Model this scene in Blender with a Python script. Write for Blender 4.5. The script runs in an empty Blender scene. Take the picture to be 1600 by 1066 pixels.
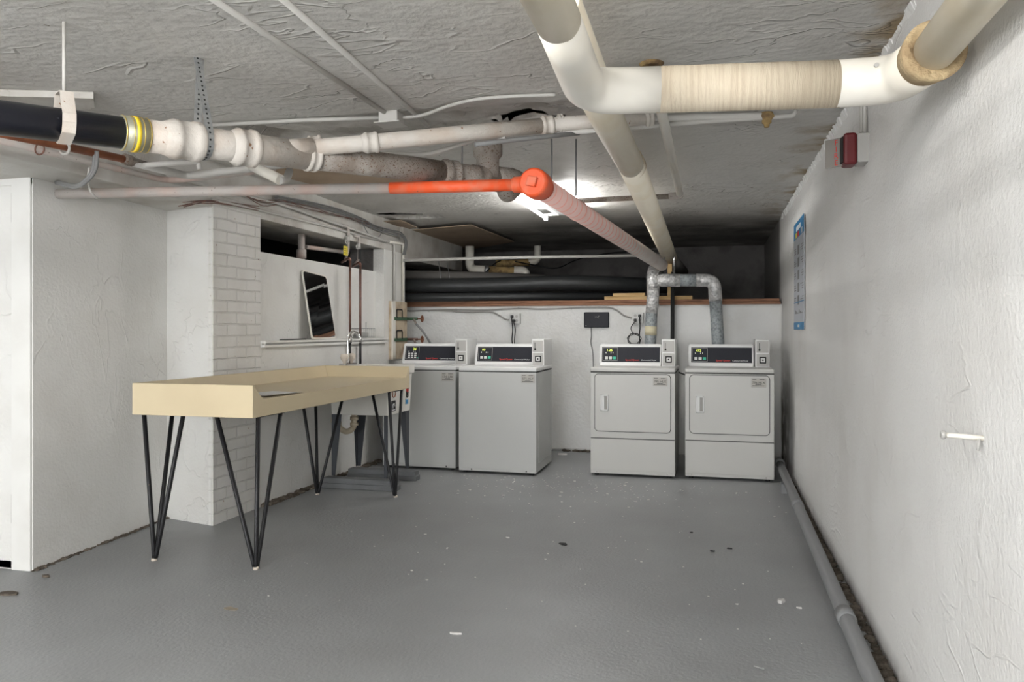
import bpy, bmesh, math, random
from mathutils import Vector, Matrix, noise
random.seed(7)
C = bpy.context.scene.collection
PI = math.pi
# ---------------------------------------------------------------- camera, world, exposure
F = 1222.0; HY = 515.0; HC = 1.25; TH = math.atan(315 / F)
cam = bpy.data.cameras.new('camera'); cam.sensor_width = 36; cam.lens = 36 * F / 1600
cam.shift_y = -(533 - HY) / 1600; cam.clip_start = 0.05
co = bpy.data.objects.new('camera', cam); C.objects.link(co)
co.location = (0, 0, HC); co.rotation_euler = (PI / 2, 0, TH)
sc = bpy.context.scene; sc.camera = co
sc.view_settings.view_transform = 'Standard'; sc.view_settings.look = 'None'
sc.view_settings.gamma = 1; sc.view_settings.use_curve_mapping = False
sc.view_settings.exposure = 1.14
w = bpy.data.worlds.new('world'); sc.world = w; w.use_nodes = True
w.node_tree.nodes['Background'].inputs[0].default_value = (.5, .5, .5, 1)
w.node_tree.nodes['Background'].inputs[1].default_value = 0.02
TUBE = 30.0        # strength of the fluorescent tubes
WASH = 50.0  # strength of the tubes in the added fill fittings
FILL = 7.0          # glow of the wide pane added behind the camera for fill
# ---------------------------------------------------------------- measuring helpers (photo pixel -> world point)
RX, RY = math.cos(TH), math.sin(TH)
def ray(px, py):
    u = (px - 800) / F
    return Vector((u * RX - RY, u * RY + RX, -(py - HY) / F))
def at(px, py, d): return ray(px, py) * d + Vector((0, 0, HC))
def az(px, py, z):
    r = ray(px, py); return r * ((z - HC) / r.z) + Vector((0, 0, HC))
def ay(px, py, y):
    r = ray(px, py); return r * (y / r.y) + Vector((0, 0, HC))
def ax(px, py, x):
    r = ray(px, py); return r * (x / r.x) + Vector((0, 0, HC))
# ---------------------------------------------------------------- materials
MATS = {}
def nd(t, typ, **k):
    n = t.nodes.new(typ)
    for a, b in k.items():
        if a.startswith('i_'): n.inputs[a[2:].replace('_', ' ')].default_value = b
        else: setattr(n, a, b)
    return n
def mat(name, col, rough=.6, metal=0, bump=0, bscale=40, var=None, vscale=3, vlo=.45, vhi=.65, spots=None, sscale=60, sthr=.68,
        ridge=0, rscale=3, rst=(1, 2.4, 1), brick=0, emit=None, estr=0, spec=.5, stretch=None, extra=None, detail=6):
    if name in MATS: return MATS[name]
    m = bpy.data.materials.new(name); m.use_nodes = True; t = m.node_tree; L = t.links.new
    b = t.nodes['Principled BSDF']; MATS[name] = m
    b.inputs['Roughness'].default_value = rough; b.inputs['Metallic'].default_value = metal
    b.inputs['Specular IOR Level'].default_value = spec
    tc = nd(t, 'ShaderNodeTexCoord'); src = tc.outputs['Object']
    if stretch:
        mp = nd(t, 'ShaderNodeMapping'); mp.inputs['Scale'].default_value = stretch; L(src, mp.inputs[0]); src = mp.outputs[0]
    cur = None
    def mixin(fac, c, cur):
        mx = nd(t, 'ShaderNodeMix', data_type='RGBA'); L(fac, mx.inputs[0])
        if cur is None: mx.inputs[6].default_value = (*col, 1)
        else: L(cur, mx.inputs[6])
        mx.inputs[7].default_value = (*c, 1); return mx.outputs[2]
    def nz(scale, lo, hi, det=6, dist=0.0, off=0):
        v = src
        if off:
            mp = nd(t, 'ShaderNodeMapping'); mp.inputs['Location'].default_value = (off, off, off); L(src, mp.inputs[0]); v = mp.outputs[0]
        n = nd(t, 'ShaderNodeTexNoise'); n.inputs['Scale'].default_value = scale; n.inputs['Detail'].default_value = det
        n.inputs['Distortion'].default_value = dist; L(v, n.inputs['Vector'])
        r = nd(t, 'ShaderNodeMapRange'); r.inputs[1].default_value = lo; r.inputs[2].default_value = hi; L(n.outputs[0], r.inputs[0])
        return r.outputs[0]
    if var: cur = mixin(nz(vscale, vlo, vhi, detail), var, cur)
    if spots: cur = mixin(nz(sscale, sthr, sthr + .04, 3, off=5), spots, cur)
    if extra: cur = extra(t, L, tc, mixin, nz, cur)
    if cur is None: b.inputs['Base Color'].default_value = (*col, 1)
    else: L(cur, b.inputs['Base Color'])
    h = None
    def addh(a, k):
        nonlocal h
        mm = nd(t, 'ShaderNodeMath', operation='MULTIPLY'); L(a, mm.inputs[0]); mm.inputs[1].default_value = k
        if h is None: h = mm.outputs[0]
        else:
            ad = nd(t, 'ShaderNodeMath', operation='ADD'); L(h, ad.inputs[0]); L(mm.outputs[0], ad.inputs[1]); h = ad.outputs[0]
    if bump: addh(nz(bscale, 0, 1, 5), bump)
    if ridge:
        keep_src = src
        for off, sc_ in ((0, rscale), (9, rscale * 2.1)):
            mp = nd(t, 'ShaderNodeMapping'); mp.inputs['Scale'].default_value = rst if off == 0 else (rst[0] * .8, rst[1] * .6, rst[2]); mp.inputs['Rotation'].default_value = (0, 0, .35 if off else -.2)
            L(keep_src, mp.inputs[0]); src = mp.outputs[0]
            n = nz(sc_, 0, 1, 3, .35, off + 1)
            src = keep_src
            s1 = nd(t, 'ShaderNodeMath', operation='SUBTRACT'); L(n, s1.inputs[0]); s1.inputs[1].default_value = .5
            s2 = nd(t, 'ShaderNodeMath', operation='ABSOLUTE'); L(s1.outputs[0], s2.inputs[0])
            r = nd(t, 'ShaderNodeMapRange'); r.inputs[1].default_value = 0; r.inputs[2].default_value = .016; r.inputs[3].default_value = 1; r.inputs[4].default_value = 0
            L(s2.outputs[0], r.inputs[0])
            g = nz(1.7, .50, .62, 2, 0, off + 3)
            mm = nd(t, 'ShaderNodeMath', operation='MULTIPLY'); L(r.outputs[0], mm.inputs[0]); L(g, mm.inputs[1])
            addh(mm.outputs[0], ridge)
    if brick:
        sx = nd(t, 'ShaderNodeSeparateXYZ'); L(tc.outputs['Object'], sx.inputs[0])
        ad = nd(t, 'ShaderNodeMath', operation='ADD'); L(sx.outputs[0], ad.inputs[0]); L(sx.outputs[1], ad.inputs[1])
        cb = nd(t, 'ShaderNodeCombineXYZ'); L(ad.outputs[0], cb.inputs[0]); L(sx.outputs[2], cb.inputs[1])
        bk = nd(t, 'ShaderNodeTexBrick'); bk.inputs['Scale'].default_value = 1; bk.inputs['Brick Width'].default_value = .215
        bk.inputs['Row Height'].default_value = .075; bk.inputs['Mortar Size'].default_value = .006; bk.inputs['Mortar Smooth'].default_value = .6
        wp = nd(t, 'ShaderNodeMix', data_type='VECTOR'); wp.inputs[0].default_value = .012
        nn = nd(t, 'ShaderNodeTexNoise'); nn.inputs['Scale'].default_value = 9; L(cb.outputs[0], nn.inputs['Vector'])
        L(cb.outputs[0], wp.inputs[4]); L(nn.outputs['Color'], wp.inputs[5]); L(wp.outputs[1], bk.inputs['Vector'])
        iv = nd(t, 'ShaderNodeMath', operation='SUBTRACT'); iv.inputs[0].default_value = 1; L(bk.outputs['Fac'], iv.inputs[1])
        addh(iv.outputs[0], brick)
    if h is not None:
        bp = nd(t, 'ShaderNodeBump'); bp.inputs['Distance'].default_value = .01; bp.inputs['Strength'].default_value = 1
        L(h, bp.inputs['Height']); L(bp.outputs[0], b.inputs['Normal'])
    if emit:
        b.inputs['Emission Color'].default_value = (*emit, 1); b.inputs['Emission Strength'].default_value = estr
    return m

def stain_ceiling(t, L, tc, mixin, nz, cur):
    # brown damp along right wall, soot round broken plaster; darker towards the crawl space
    s = nd(t, 'ShaderNodeSeparateXYZ'); L(tc.outputs['Object'], s.inputs[0])
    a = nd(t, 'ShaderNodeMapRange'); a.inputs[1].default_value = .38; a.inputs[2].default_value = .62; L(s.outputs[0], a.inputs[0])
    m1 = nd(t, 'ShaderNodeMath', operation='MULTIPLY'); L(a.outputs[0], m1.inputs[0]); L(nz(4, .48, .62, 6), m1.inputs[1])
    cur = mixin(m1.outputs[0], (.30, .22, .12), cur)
    b1 = nd(t, 'ShaderNodeMapRange'); b1.inputs[1].default_value = .45; b1.inputs[2].default_value = 0
    sb = nd(t, 'ShaderNodeMath', operation='SUBTRACT'); L(s.outputs[1], sb.inputs[0]); sb.inputs[1].default_value = 3.95
    ab = nd(t, 'ShaderNodeMath', operation='ABSOLUTE'); L(sb.outputs[0], ab.inputs[0]); L(ab.outputs[0], b1.inputs[0])
    m2 = nd(t, 'ShaderNodeMath', operation='MULTIPLY'); L(b1.outputs[0], m2.inputs[0]); L(nz(3, .42, .6, 8), m2.inputs[1])
    cur = mixin(m2.outputs[0], (.30, .28, .25), cur)
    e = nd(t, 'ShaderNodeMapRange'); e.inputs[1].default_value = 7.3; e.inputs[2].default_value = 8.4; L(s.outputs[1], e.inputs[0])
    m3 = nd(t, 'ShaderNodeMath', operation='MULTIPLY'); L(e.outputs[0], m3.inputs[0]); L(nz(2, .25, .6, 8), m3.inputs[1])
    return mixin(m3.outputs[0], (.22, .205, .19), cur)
def stain_right(t, L, tc, mixin, nz, cur):
    # mould in the far corner and along the base; darker past the back wall
    s = nd(t, 'ShaderNodeSeparateXYZ'); L(tc.outputs['Object'], s.inputs[0])
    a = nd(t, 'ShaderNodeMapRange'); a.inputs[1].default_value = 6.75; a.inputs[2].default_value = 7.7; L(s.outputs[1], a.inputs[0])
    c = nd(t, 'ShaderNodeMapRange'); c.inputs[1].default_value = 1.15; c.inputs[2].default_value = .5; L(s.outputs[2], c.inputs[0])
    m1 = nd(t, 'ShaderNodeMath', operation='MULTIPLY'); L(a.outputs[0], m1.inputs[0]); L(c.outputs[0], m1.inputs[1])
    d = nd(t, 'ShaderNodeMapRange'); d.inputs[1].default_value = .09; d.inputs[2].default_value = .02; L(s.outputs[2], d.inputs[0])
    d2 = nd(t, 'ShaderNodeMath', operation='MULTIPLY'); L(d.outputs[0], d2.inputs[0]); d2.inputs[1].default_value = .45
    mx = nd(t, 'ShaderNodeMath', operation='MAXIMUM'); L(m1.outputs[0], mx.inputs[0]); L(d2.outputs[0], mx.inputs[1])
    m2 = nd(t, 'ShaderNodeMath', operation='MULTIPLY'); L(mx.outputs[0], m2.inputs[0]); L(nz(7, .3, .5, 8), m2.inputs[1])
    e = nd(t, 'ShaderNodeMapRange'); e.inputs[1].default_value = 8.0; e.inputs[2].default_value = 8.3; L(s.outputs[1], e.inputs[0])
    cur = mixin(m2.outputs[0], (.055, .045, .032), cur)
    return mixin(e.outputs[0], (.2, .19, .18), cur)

WHITE = (.77, .765, .74)
m_wall = mat('wall_plaster', WHITE, .62, bump=.35, bscale=55, var=(.72, .71, .68), vscale=2.5, ridge=.3, rscale=2.2, rst=(1, 2, 1))
m_wallr = mat('wall_rough_plaster', (.76, .755, .74), .6, bump=.45, bscale=70, var=(.72, .71, .69), vscale=2, ridge=.25, rscale=.9, rst=(1, 1, 2.2), extra=stain_right)
m_wallb = mat('wall_back_plaster', (.78, .78, .765), .6, bump=.6, bscale=34, var=(.73, .725, .70), vscale=3)
m_brick = mat('painted_brick', (.76, .75, .725), .55, bump=.25, bscale=45, brick=.5, var=(.70, .685, .65), vscale=4, spots=(.35, .25, .18), sscale=25, sthr=.72)
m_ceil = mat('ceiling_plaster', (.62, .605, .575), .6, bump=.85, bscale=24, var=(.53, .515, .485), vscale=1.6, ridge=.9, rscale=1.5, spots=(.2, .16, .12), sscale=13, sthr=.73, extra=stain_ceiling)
m_floor = mat('floor_paint', (.275, .285, .288), .45, bump=.22, bscale=60, var=(.235, .24, .242), vscale=1.3, vlo=.35, vhi=.7, spots=(.30, .29, .27), sscale=90, sthr=.72)
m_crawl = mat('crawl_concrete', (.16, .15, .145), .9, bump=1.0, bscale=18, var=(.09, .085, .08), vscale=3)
m_dirt = mat('dirt', (.075, .06, .045), .95, bump=1.2, bscale=60, var=(.17, .14, .11), vscale=20)
m_beam = mat('beam_paint', (.60, .585, .55), .6, bump=.4, bscale=20, var=(.48, .45, .41), vscale=4, ridge=.3)
m_door = mat('door_paint', (.78, .775, .75), .5, bump=.1, bscale=8, var=(.72, .71, .68), vscale=3)
m_void = mat('dark_room_wall', (.06, .06, .06), .9)  # near-black colour stands in for the darkness of the unlit spaces
m_cream = mat('cream_insulation', (.82, .76, .63), .5, bump=.1, bscale=12, var=(.78, .70, .54), vscale=5)
m_canvas = mat('canvas_insulation', (.70, .61, .47), .75, bump=.18, bscale=30, var=(.60, .50, .37), vscale=4, stretch=(26, 1, 1))
m_pvc = mat('white_pvc', (.80, .77, .70), .35, var=(.78, .73, .63), vscale=3)
m_foam = mat('tan_foam', (.50, .38, .22), .9, bump=.9, bscale=70, var=(.38, .27, .15), vscale=20)
m_iron = mat('painted_cast_iron', (.60, .56, .51), .55, bump=.35, bscale=40, var=(.55, .47, .40), vscale=6, spots=(.25, .13, .07), sscale=45, sthr=.68)
m_rust = mat('rusty_cast_iron', (.36, .325, .29), .75, bump=.5, bscale=50, var=(.22, .18, .15), vscale=7, spots=(.15, .085, .05), sscale=120, sthr=.60)
m_abs = mat('black_plastic_pipe', (.012, .013, .02), .3, bump=.05, bscale=30, spots=(.2, .2, .22), sscale=40, sthr=.75)
m_steel = mat('galvanised_steel', (.48, .49, .49), .4, .75, bump=.15, bscale=60, var=(.36, .37, .38), vscale=30)
m_brass = mat('coupling_steel', (.40, .39, .30), .45, .5)
m_gold = mat('gold_band', (.62, .45, .12), .35, .6)
m_yel = mat('yellow_band', (.85, .60, .03), .5)
m_oran = mat('orange_paint', (.90, .115, .03), .5, bump=.15, bscale=60, var=(.80, .19, .10), vscale=14, spots=(.25, .07, .04), sscale=60, sthr=.72)
m_grayp = mat('grey_painted_pipe', (.50, .46, .43), .55, bump=.2, bscale=40, var=(.55, .42, .37), vscale=5, spots=(.12, .08, .06), sscale=60, sthr=.69)
m_copper = mat('copper_pipe', (.32, .11, .05), .5, .5, var=(.22, .08, .04), vscale=10)
m_copv = mat('weathered_copper', (.25, .13, .10), .45, .6, var=(.14, .09, .08), vscale=15)
m_cond = mat('conduit_paint', (.52, .505, .475), .5, bump=.1, bscale=30)
m_gryc = mat('grey_cable', (.22, .22, .22), .5)
m_gryc2 = mat('grey_cable_and_grip_shade', (.33, .32, .30), .5)
m_blk = mat('black_rubber', (.012, .012, .013), .45)
m_duct = mat('duct_spangle', (.34, .37, .38), .6, .15, bump=.2, bscale=40, var=(.20, .22, .23), vscale=50)
m_foil = mat('aluminium_foil_tape', (.74, .73, .72), .42, .55, bump=1.6, bscale=45, var=(.45, .45, .45), vscale=22)
m_mask = mat('masking_tape', (.66, .60, .42), .7, bump=.3)
m_wood = mat('pine', (.62, .43, .20), .65, bump=.15, bscale=12, var=(.50, .31, .12), vscale=4, stretch=(1, 8, 8))
m_redw = mat('reddish_timber', (.33, .16, .09), .7, bump=.4, bscale=20, var=(.19, .09, .05), vscale=8, stretch=(.7, 8, 8))
m_greyw = mat('grey_painted_timber', (.16, .165, .17), .6, bump=.2, bscale=20, var=(.13, .135, .14), vscale=6)
m_cham = mat('machine_enamel', (.53, .535, .52), .32, spec=.4)
m_cham2 = mat('machine_enamel_white', (.74, .74, .73), .3, spec=.4)
m_dryer = mat('dryer_enamel', (.56, .555, .53), .35, spec=.4)
m_panel = mat('console_black', (.022, .023, .030), .5, spec=.25)
m_gap = mat('seam_black', (.02, .02, .02), .8)
m_red = mat('red_print', (.75, .04, .03), .5)
m_wht = mat('white_print', (.75, .75, .75), .5)
m_green = mat('green_button', (.05, .45, .30), .5)
m_digit = mat('display_digits', (.4, .45, .05), .5, emit=(.75, .85, .15), estr=.8)
m_btn = mat('pale_button', (.66, .66, .64), .5)
m_coin = mat('coin_plate', (.44, .43, .41), .5, .1, bump=.05)
m_chrome = mat('chrome', (.72, .71, .70), .15, 1)
m_table = mat('cream_laminate', (.64, .54, .36), .38, bump=.03, bscale=8, var=(.60, .50, .33), vscale=2, spec=.4)
m_leg = mat('black_iron', (.018, .018, .02), .45, .3, bump=.1, spots=(.1, .07, .05), sscale=60, sthr=.70)
m_legw = mat('worn_iron', (.10, .09, .08), .6, .3, bump=.3, var=(.18, .15, .12), vscale=30)
m_glide = mat('leg_glide', (.60, .53, .45), .6)
m_paper = mat('paper', (.50, .48, .44), .7)
m_sink = mat('sink_plastic', (.70, .685, .64), .45, var=(.64, .62, .57), vscale=5)
m_sinkd = mat('dull_sink_plastic', (.45, .43, .39), .6, var=(.38, .36, .32), vscale=9)
m_sleg = mat('dark_sheet_metal', (.07, .075, .085), .45, .4)
m_trap = mat('old_plastic_trap', (.55, .48, .36), .5, var=(.40, .32, .22), vscale=12)
m_mirror = mat('mirror_glass', (.55, .56, .57), .03, 1)
m_rustpl = mat('rusty_plate', (.62, .52, .38), .7, bump=.3, var=(.24, .15, .09), vscale=7, vlo=.45, vhi=.75)
m_verd = mat('green_bracket', (.06, .13, .07), .6)
m_fred = mat('alarm_red', (.13, .008, .012), .45)
m_fgrey = mat('alarm_plate', (.27, .25, .23), .5)
m_blue = mat('poster_blue', (.03, .22, .45), .45)
m_poster = mat('poster_pale', (.50, .52, .56), .5)
m_tag = mat('yellow_tag', (.68, .55, .05), .5)
m_tan = mat('tan_board', (.44, .34, .25), .8, bump=.1, var=(.37, .28, .20), vscale=3)
m_corr = mat('corroded_wrap', (.42, .29, .12), .85, bump=.8, bscale=40, var=(.16, .10, .05), vscale=14)
m_bwrap = mat('black_pipe_wrap', (.03, .032, .033), .45, bump=.3, bscale=40)
m_gwrap = mat('grey_pipe_wrap', (.16, .15, .14), .7, bump=.2)
m_fpipe = mat('floor_pipe_paint', (.215, .22, .225), .5, bump=.1, bscale=30)
m_tube = mat('lit_tube', (.9, .9, .9), .4, emit=(1, .99, .97), estr=TUBE)
m_fill_tube = mat('added_fill_tube', (.9, .9, .9), .4, emit=(1, .985, .965), estr=WASH)
m_flake = mat('paint_flake', (.56, .55, .53), .7)
m_spill = mat('tan_spill', (.27, .23, .17), .6, var=(.24, .22, .18), vscale=20)
m_leaf = mat('dark_scrap', (.03, .03, .03), .8)

# pale insulation sprayed with a thinning spiral of orange
def spiral_mat():
    m = mat('orange_spiral_wrap', (.70, .65, .61), .6, bump=.15, bscale=30, var=(.64, .56, .51), vscale=5)
    t = m.node_tree; L = t.links.new; b = t.nodes['Principled BSDF']; prev = b.inputs['Base Color'].links[0].from_socket
    tc = nd(t, 'ShaderNodeTexCoord'); s = nd(t, 'ShaderNodeSeparateXYZ'); L(tc.outputs['Object'], s.inputs[0])
    wv = nd(t, 'ShaderNodeTexWave', wave_type='BANDS', bands_direction='Z'); L(tc.outputs['Object'], wv.inputs['Vector'])
    wv.inputs['Scale'].default_value = 3.2; wv.inputs['Distortion'].default_value = .5
    r = nd(t, 'ShaderNodeMapRange'); r.inputs[1].default_value = .74; r.inputs[2].default_value = 1.0; r.inputs[4].default_value = .6; L(wv.outputs[1], r.inputs[0])
    f = nd(t, 'ShaderNodeMapRange'); f.inputs[1].default_value = 2.1; f.inputs[2].default_value = 2.75; f.inputs[3].default_value = 1; f.inputs[4].default_value = 0
    L(s.outputs[2], f.inputs[0])
    mm = nd(t, 'ShaderNodeMath', operation='MULTIPLY'); L(r.outputs[0], mm.inputs[0]); L(f.outputs[0], mm.inputs[1])
    h = nd(t, 'ShaderNodeMapRange'); h.inputs[1].default_value = .0; h.inputs[2].default_value = 2.4; h.inputs[3].default_value = .35; h.inputs[4].default_value = 0
    L(s.outputs[2], h.inputs[0])
    mx0 = nd(t, 'ShaderNodeMath', operation='MAXIMUM'); L(mm.outputs[0], mx0.inputs[0]); L(h.outputs[0], mx0.inputs[1])
    mx = nd(t, 'ShaderNodeMix', data_type='RGBA'); L(mx0.outputs[0], mx.inputs[0]); L(prev, mx.inputs[6]); mx.inputs[7].default_value = (.82, .13, .06, 1)
    L(mx.outputs[2], b.inputs['Base Color']); return m
m_spiral = spiral_mat()
# ---------------------------------------------------------------- mesh helpers
class MB:
    def __init__(s): s.bm = bmesh.new()
    def quad(s, a, b, c, d): s.bm.faces.new([s.bm.verts.new(Vector(v)) for v in (a, b, c, d)]); return s
    def box(s, x0, x1, y0, y1, z0, z1, bev=0, M=None, seg=2):
        r = bmesh.ops.create_cube(s.bm, size=1)
        vs = r['verts']
        for v in vs:
            v.co = Vector((x0 + (v.co.x + .5) * (x1 - x0), y0 + (v.co.y + .5) * (y1 - y0), z0 + (v.co.z + .5) * (z1 - z0)))
        if bev:
            es = list({e for v in vs for e in v.link_edges})
            q = bmesh.ops.bevel(s.bm, geom=es, offset=bev, segments=seg, profile=.5, affect='EDGES', clamp_overlap=True)
            vs = list({v for f in q['faces'] for v in f.verts} | {v for v in vs if v.is_valid})
            # include every vert of that island
            seen = set(vs); st = list(vs)
            while st:
                v = st.pop()
                for e in v.link_edges:
                    o = e.other_vert(v)
                    if o not in seen: seen.add(o); st.append(o)
            vs = list(seen)
        if M is not None:
            for v in vs: v.co = M @ v.co
        return s
    def prism(s, poly, a0, a1, f):   # poly list of 2D, f(u,v,a) -> 3D
        A = [s.bm.verts.new(f(u, v, a0)) for u, v in poly]; B = [s.bm.verts.new(f(u, v, a1)) for u, v in poly]
        n = len(poly)
        s.bm.faces.new(A); s.bm.faces.new(B[::-1])
        for i in range(n): s.bm.faces.new([A[i], B[i], B[(i + 1) % n], A[(i + 1) % n]])
        return s
    def tube(s, pts, r, seg=16, caps=True, flat=None, close=False):
        pts = [Vector(p) for p in pts]; n = len(pts)
        rs = r if isinstance(r, (list, tuple)) else [r] * n
        T = []
        for i in range(n):
            a = pts[max(i - 1, 0)]; b = pts[min(i + 1, n - 1)]
            if 0 < i < n - 1:
                t = (pts[i] - a).normalized() + (b - pts[i]).normalized()
            else: t = b - a
            T.append(t.normalized() if t.length > 1e-9 else Vector((0, 0, 1)))
        up = Vector((0, 0, 1)) if abs(T[0].z) < .9 else Vector((0, 1, 0))
        N = (up - T[0] * up.dot(T[0])).normalized(); rings = []
        for i in range(n):
            if i:
                q = T[i - 1].rotation_difference(T[i]); N = q @ N; N = (N - T[i] * N.dot(T[i])).normalized()
            B = T[i].cross(N)
            k = 1.0
            if 0 < i < n - 1:
                c = (pts[i] - pts[i - 1]).normalized().dot(T[i]); k = 1 / max(c, .5) if c < .97 else 1
            ring = []
            for j in range(seg):
                a = 2 * PI * j / seg
                fx, fy = (flat if flat else (1, 1))
                ring.append(s.bm.verts.new(pts[i] + (N * math.cos(a) * fx + B * math.sin(a) * fy) * rs[i]))
            rings.append(ring)
        for i in range(n - 1):
            for j in range(seg):
                f = s.bm.faces.new([rings[i][j], rings[i][(j + 1) % seg], rings[i + 1][(j + 1) % seg], rings[i + 1][j]]); f.smooth = True
        if caps:
            s.bm.faces.new(rings[0][::-1]); s.bm.faces.new(rings[-1])
        return s
    def ring(s, c, axis, R, r, seg=28, seg2=8):  # torus
        ax_ = Vector(axis).normalized(); u = ax_.orthogonal().normalized(); v = ax_.cross(u); c = Vector(c); g = []
        for i in range(seg):
            a = 2 * PI * i / seg; d = u * math.cos(a) + v * math.sin(a)
            g.append([s.bm.verts.new(c + d * (R + r * math.cos(2 * PI * j / seg2)) + ax_ * r * math.sin(2 * PI * j / seg2)) for j in range(seg2)])
        for i in range(seg):
            for j in range(seg2):
                f = s.bm.faces.new([g[i][j], g[(i + 1) % seg][j], g[(i + 1) % seg][(j + 1) % seg2], g[i][(j + 1) % seg2]]); f.smooth = True
        return s
    def lathe(s, base, axis, prof, seg=32):  # prof: (distance along axis, radius)
        ax_ = Vector(axis).normalized(); u = ax_.orthogonal().normalized(); v = ax_.cross(u); base = Vector(base); g = []
        for h, r in prof:
            g.append([s.bm.verts.new(base + ax_ * h + (u * math.cos(2 * PI * j / seg) + v * math.sin(2 * PI * j / seg)) * max(r, 1e-4)) for j in range(seg)])
        for i in range(len(g) - 1):
            for j in range(seg):
                f = s.bm.faces.new([g[i][j], g[i][(j + 1) % seg], g[i + 1][(j + 1) % seg], g[i + 1][j]]); f.smooth = True
        s.bm.faces.new(g[0][::-1]); s.bm.faces.new(g[-1]); return s
    def text(s, body, size, M, ext=.0004, align='LEFT'):
        cu = bpy.data.curves.new('t', 'FONT'); cu.body = body; cu.size = size; cu.extrude = ext; cu.align_x = align; cu.resolution_u = 2
        ob = bpy.data.objects.new('t', cu); C.objects.link(ob)
        dg = bpy.context.evaluated_depsgraph_get(); me = bpy.data.meshes.new_from_object(ob.evaluated_get(dg))
        me.transform(M); s.bm.from_mesh(me); bpy.data.objects.remove(ob); bpy.data.curves.remove(cu); bpy.data.meshes.remove(me); return s
    def build(s, name, m, parent=None, smooth=False, keep=False):
        bmesh.ops.recalc_face_normals(s.bm, faces=s.bm.faces)
        me = bpy.data.meshes.new(name); s.bm.to_mesh(me); s.bm.free(); me.materials.append(m)
        o = bpy.data.objects.new(name, me); C.objects.link(o)
        if parent is not None: o.parent = parent
        if parent is not None and not keep:
            base = parent
            off = Vector((0, 0, 0))
            while base is not None: off += base.location; base = base.parent
            if WORLD[0]: me.transform(Matrix.Translation(-off))
        elif parent is None and not keep:
            n = len(me.vertices)
            if n:
                xs = [v.co for v in me.vertices]
                c = Vector(((min(v.x for v in xs) + max(v.x for v in xs)) / 2, (min(v.y for v in xs) + max(v.y for v in xs)) / 2, min(v.z for v in xs)))
                me.transform(Matrix.Translation(-c)); o.location = c
        return o
WORLD = [True]     # child meshes are written in world coordinates (False: local to their thing)
def fillet(pts, R, n=6):
    pts = [Vector(p) for p in pts]; out = [pts[0]]
    for i in range(1, len(pts) - 1):
        a = (pts[i - 1] - pts[i]); b = (pts[i + 1] - pts[i]); r = min(R, a.length * .49, b.length * .49)
        p = pts[i] + a.normalized() * r; q = pts[i] + b.normalized() * r
        for k in range(n + 1):
            t = k / n; out.append(p * (1 - t) ** 2 + pts[i] * 2 * t * (1 - t) + q * t * t)
    out.append(pts[-1]); return out
def spline(pts, n=8):
    P = [Vector(p) for p in pts]; P = [P[0] * 2 - P[1]] + P + [P[-1] * 2 - P[-2]]; out = []
    for i in range(1, len(P) - 2):
        for k in range(n):
            t = k / n; a, b, c, d = P[i - 1:i + 3]
            out.append(.5 * ((2 * b) + (c - a) * t + (2 * a - 5 * b + 4 * c - d) * t * t + (3 * b - a - 3 * c + d) * t ** 3))
    out.append(P[-2]); return out
def tag(o, label, cat, group=None, kind=None):
    o['label'] = label; o['category'] = cat
    if group: o['group'] = group
    if kind: o['kind'] = kind
    return o
def thing(name, label, cat, loc=(0, 0, 0), rz=0, group=None):
    o = bpy.data.objects.new(name, None); C.objects.link(o); o.location = loc; o.rotation_euler = (0, 0, rz); o.empty_display_size = .1
    return tag(o, label, cat, group)
def struct(o): o['kind'] = 'structure'; return o
def T(x, y, z): return Matrix.Translation((x, y, z))
FACE = Matrix.Rotation(PI / 2, 4, 'X')   # text facing -y

# ---------------------------------------------------------------- the setting
CZ = 2.34; XR = .635; XL = -3.09; YB = 7.95
def grid(name, m, u0, u1, v0, v1, step, f, thick_dir, skip=None):
    nu = int((u1 - u0) / step) + 1; nv = int((v1 - v0) / step) + 1
    bm = bmesh.new(); g = [[bm.verts.new(f(u0 + (u1 - u0) * i / nu, v0 + (v1 - v0) * j / nv)) for j in range(nv + 1)] for i in range(nu + 1)]
    for i in range(nu):
        for j in range(nv):
            if skip and skip(u0 + (u1 - u0) * i / nu, v0 + (v1 - v0) * j / nv): continue
            q = bm.faces.new([g[i][j], g[i + 1][j], g[i + 1][j + 1], g[i][j + 1]]); q.smooth = True
    # a back skin and closed rim gives the slab its thickness
    td = Vector(thick_dir); rim = [g[i][0] for i in range(nu + 1)] + [g[nu][j] for j in range(1, nv + 1)] + [g[i][nv] for i in range(nu - 1, -1, -1)] + [g[0][j] for j in range(nv - 1, 0, -1)]
    back = [bm.verts.new(v.co + td) for v in rim]
    for i in range(len(rim)): bm.faces.new([rim[i], rim[(i + 1) % len(rim)], back[(i + 1) % len(rim)], back[i]])
    bm.faces.new(back[::-1])
    bmesh.ops.recalc_face_normals(bm, faces=bm.faces)
    me = bpy.data.meshes.new(name); bm.to_mesh(me); bm.free(); me.materials.append(m)
    o = bpy.data.objects.new(name, me); C.objects.link(o); return struct(o)
def nn(x, y, z=0): return noise.noise(Vector((x, y, z)))
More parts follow.
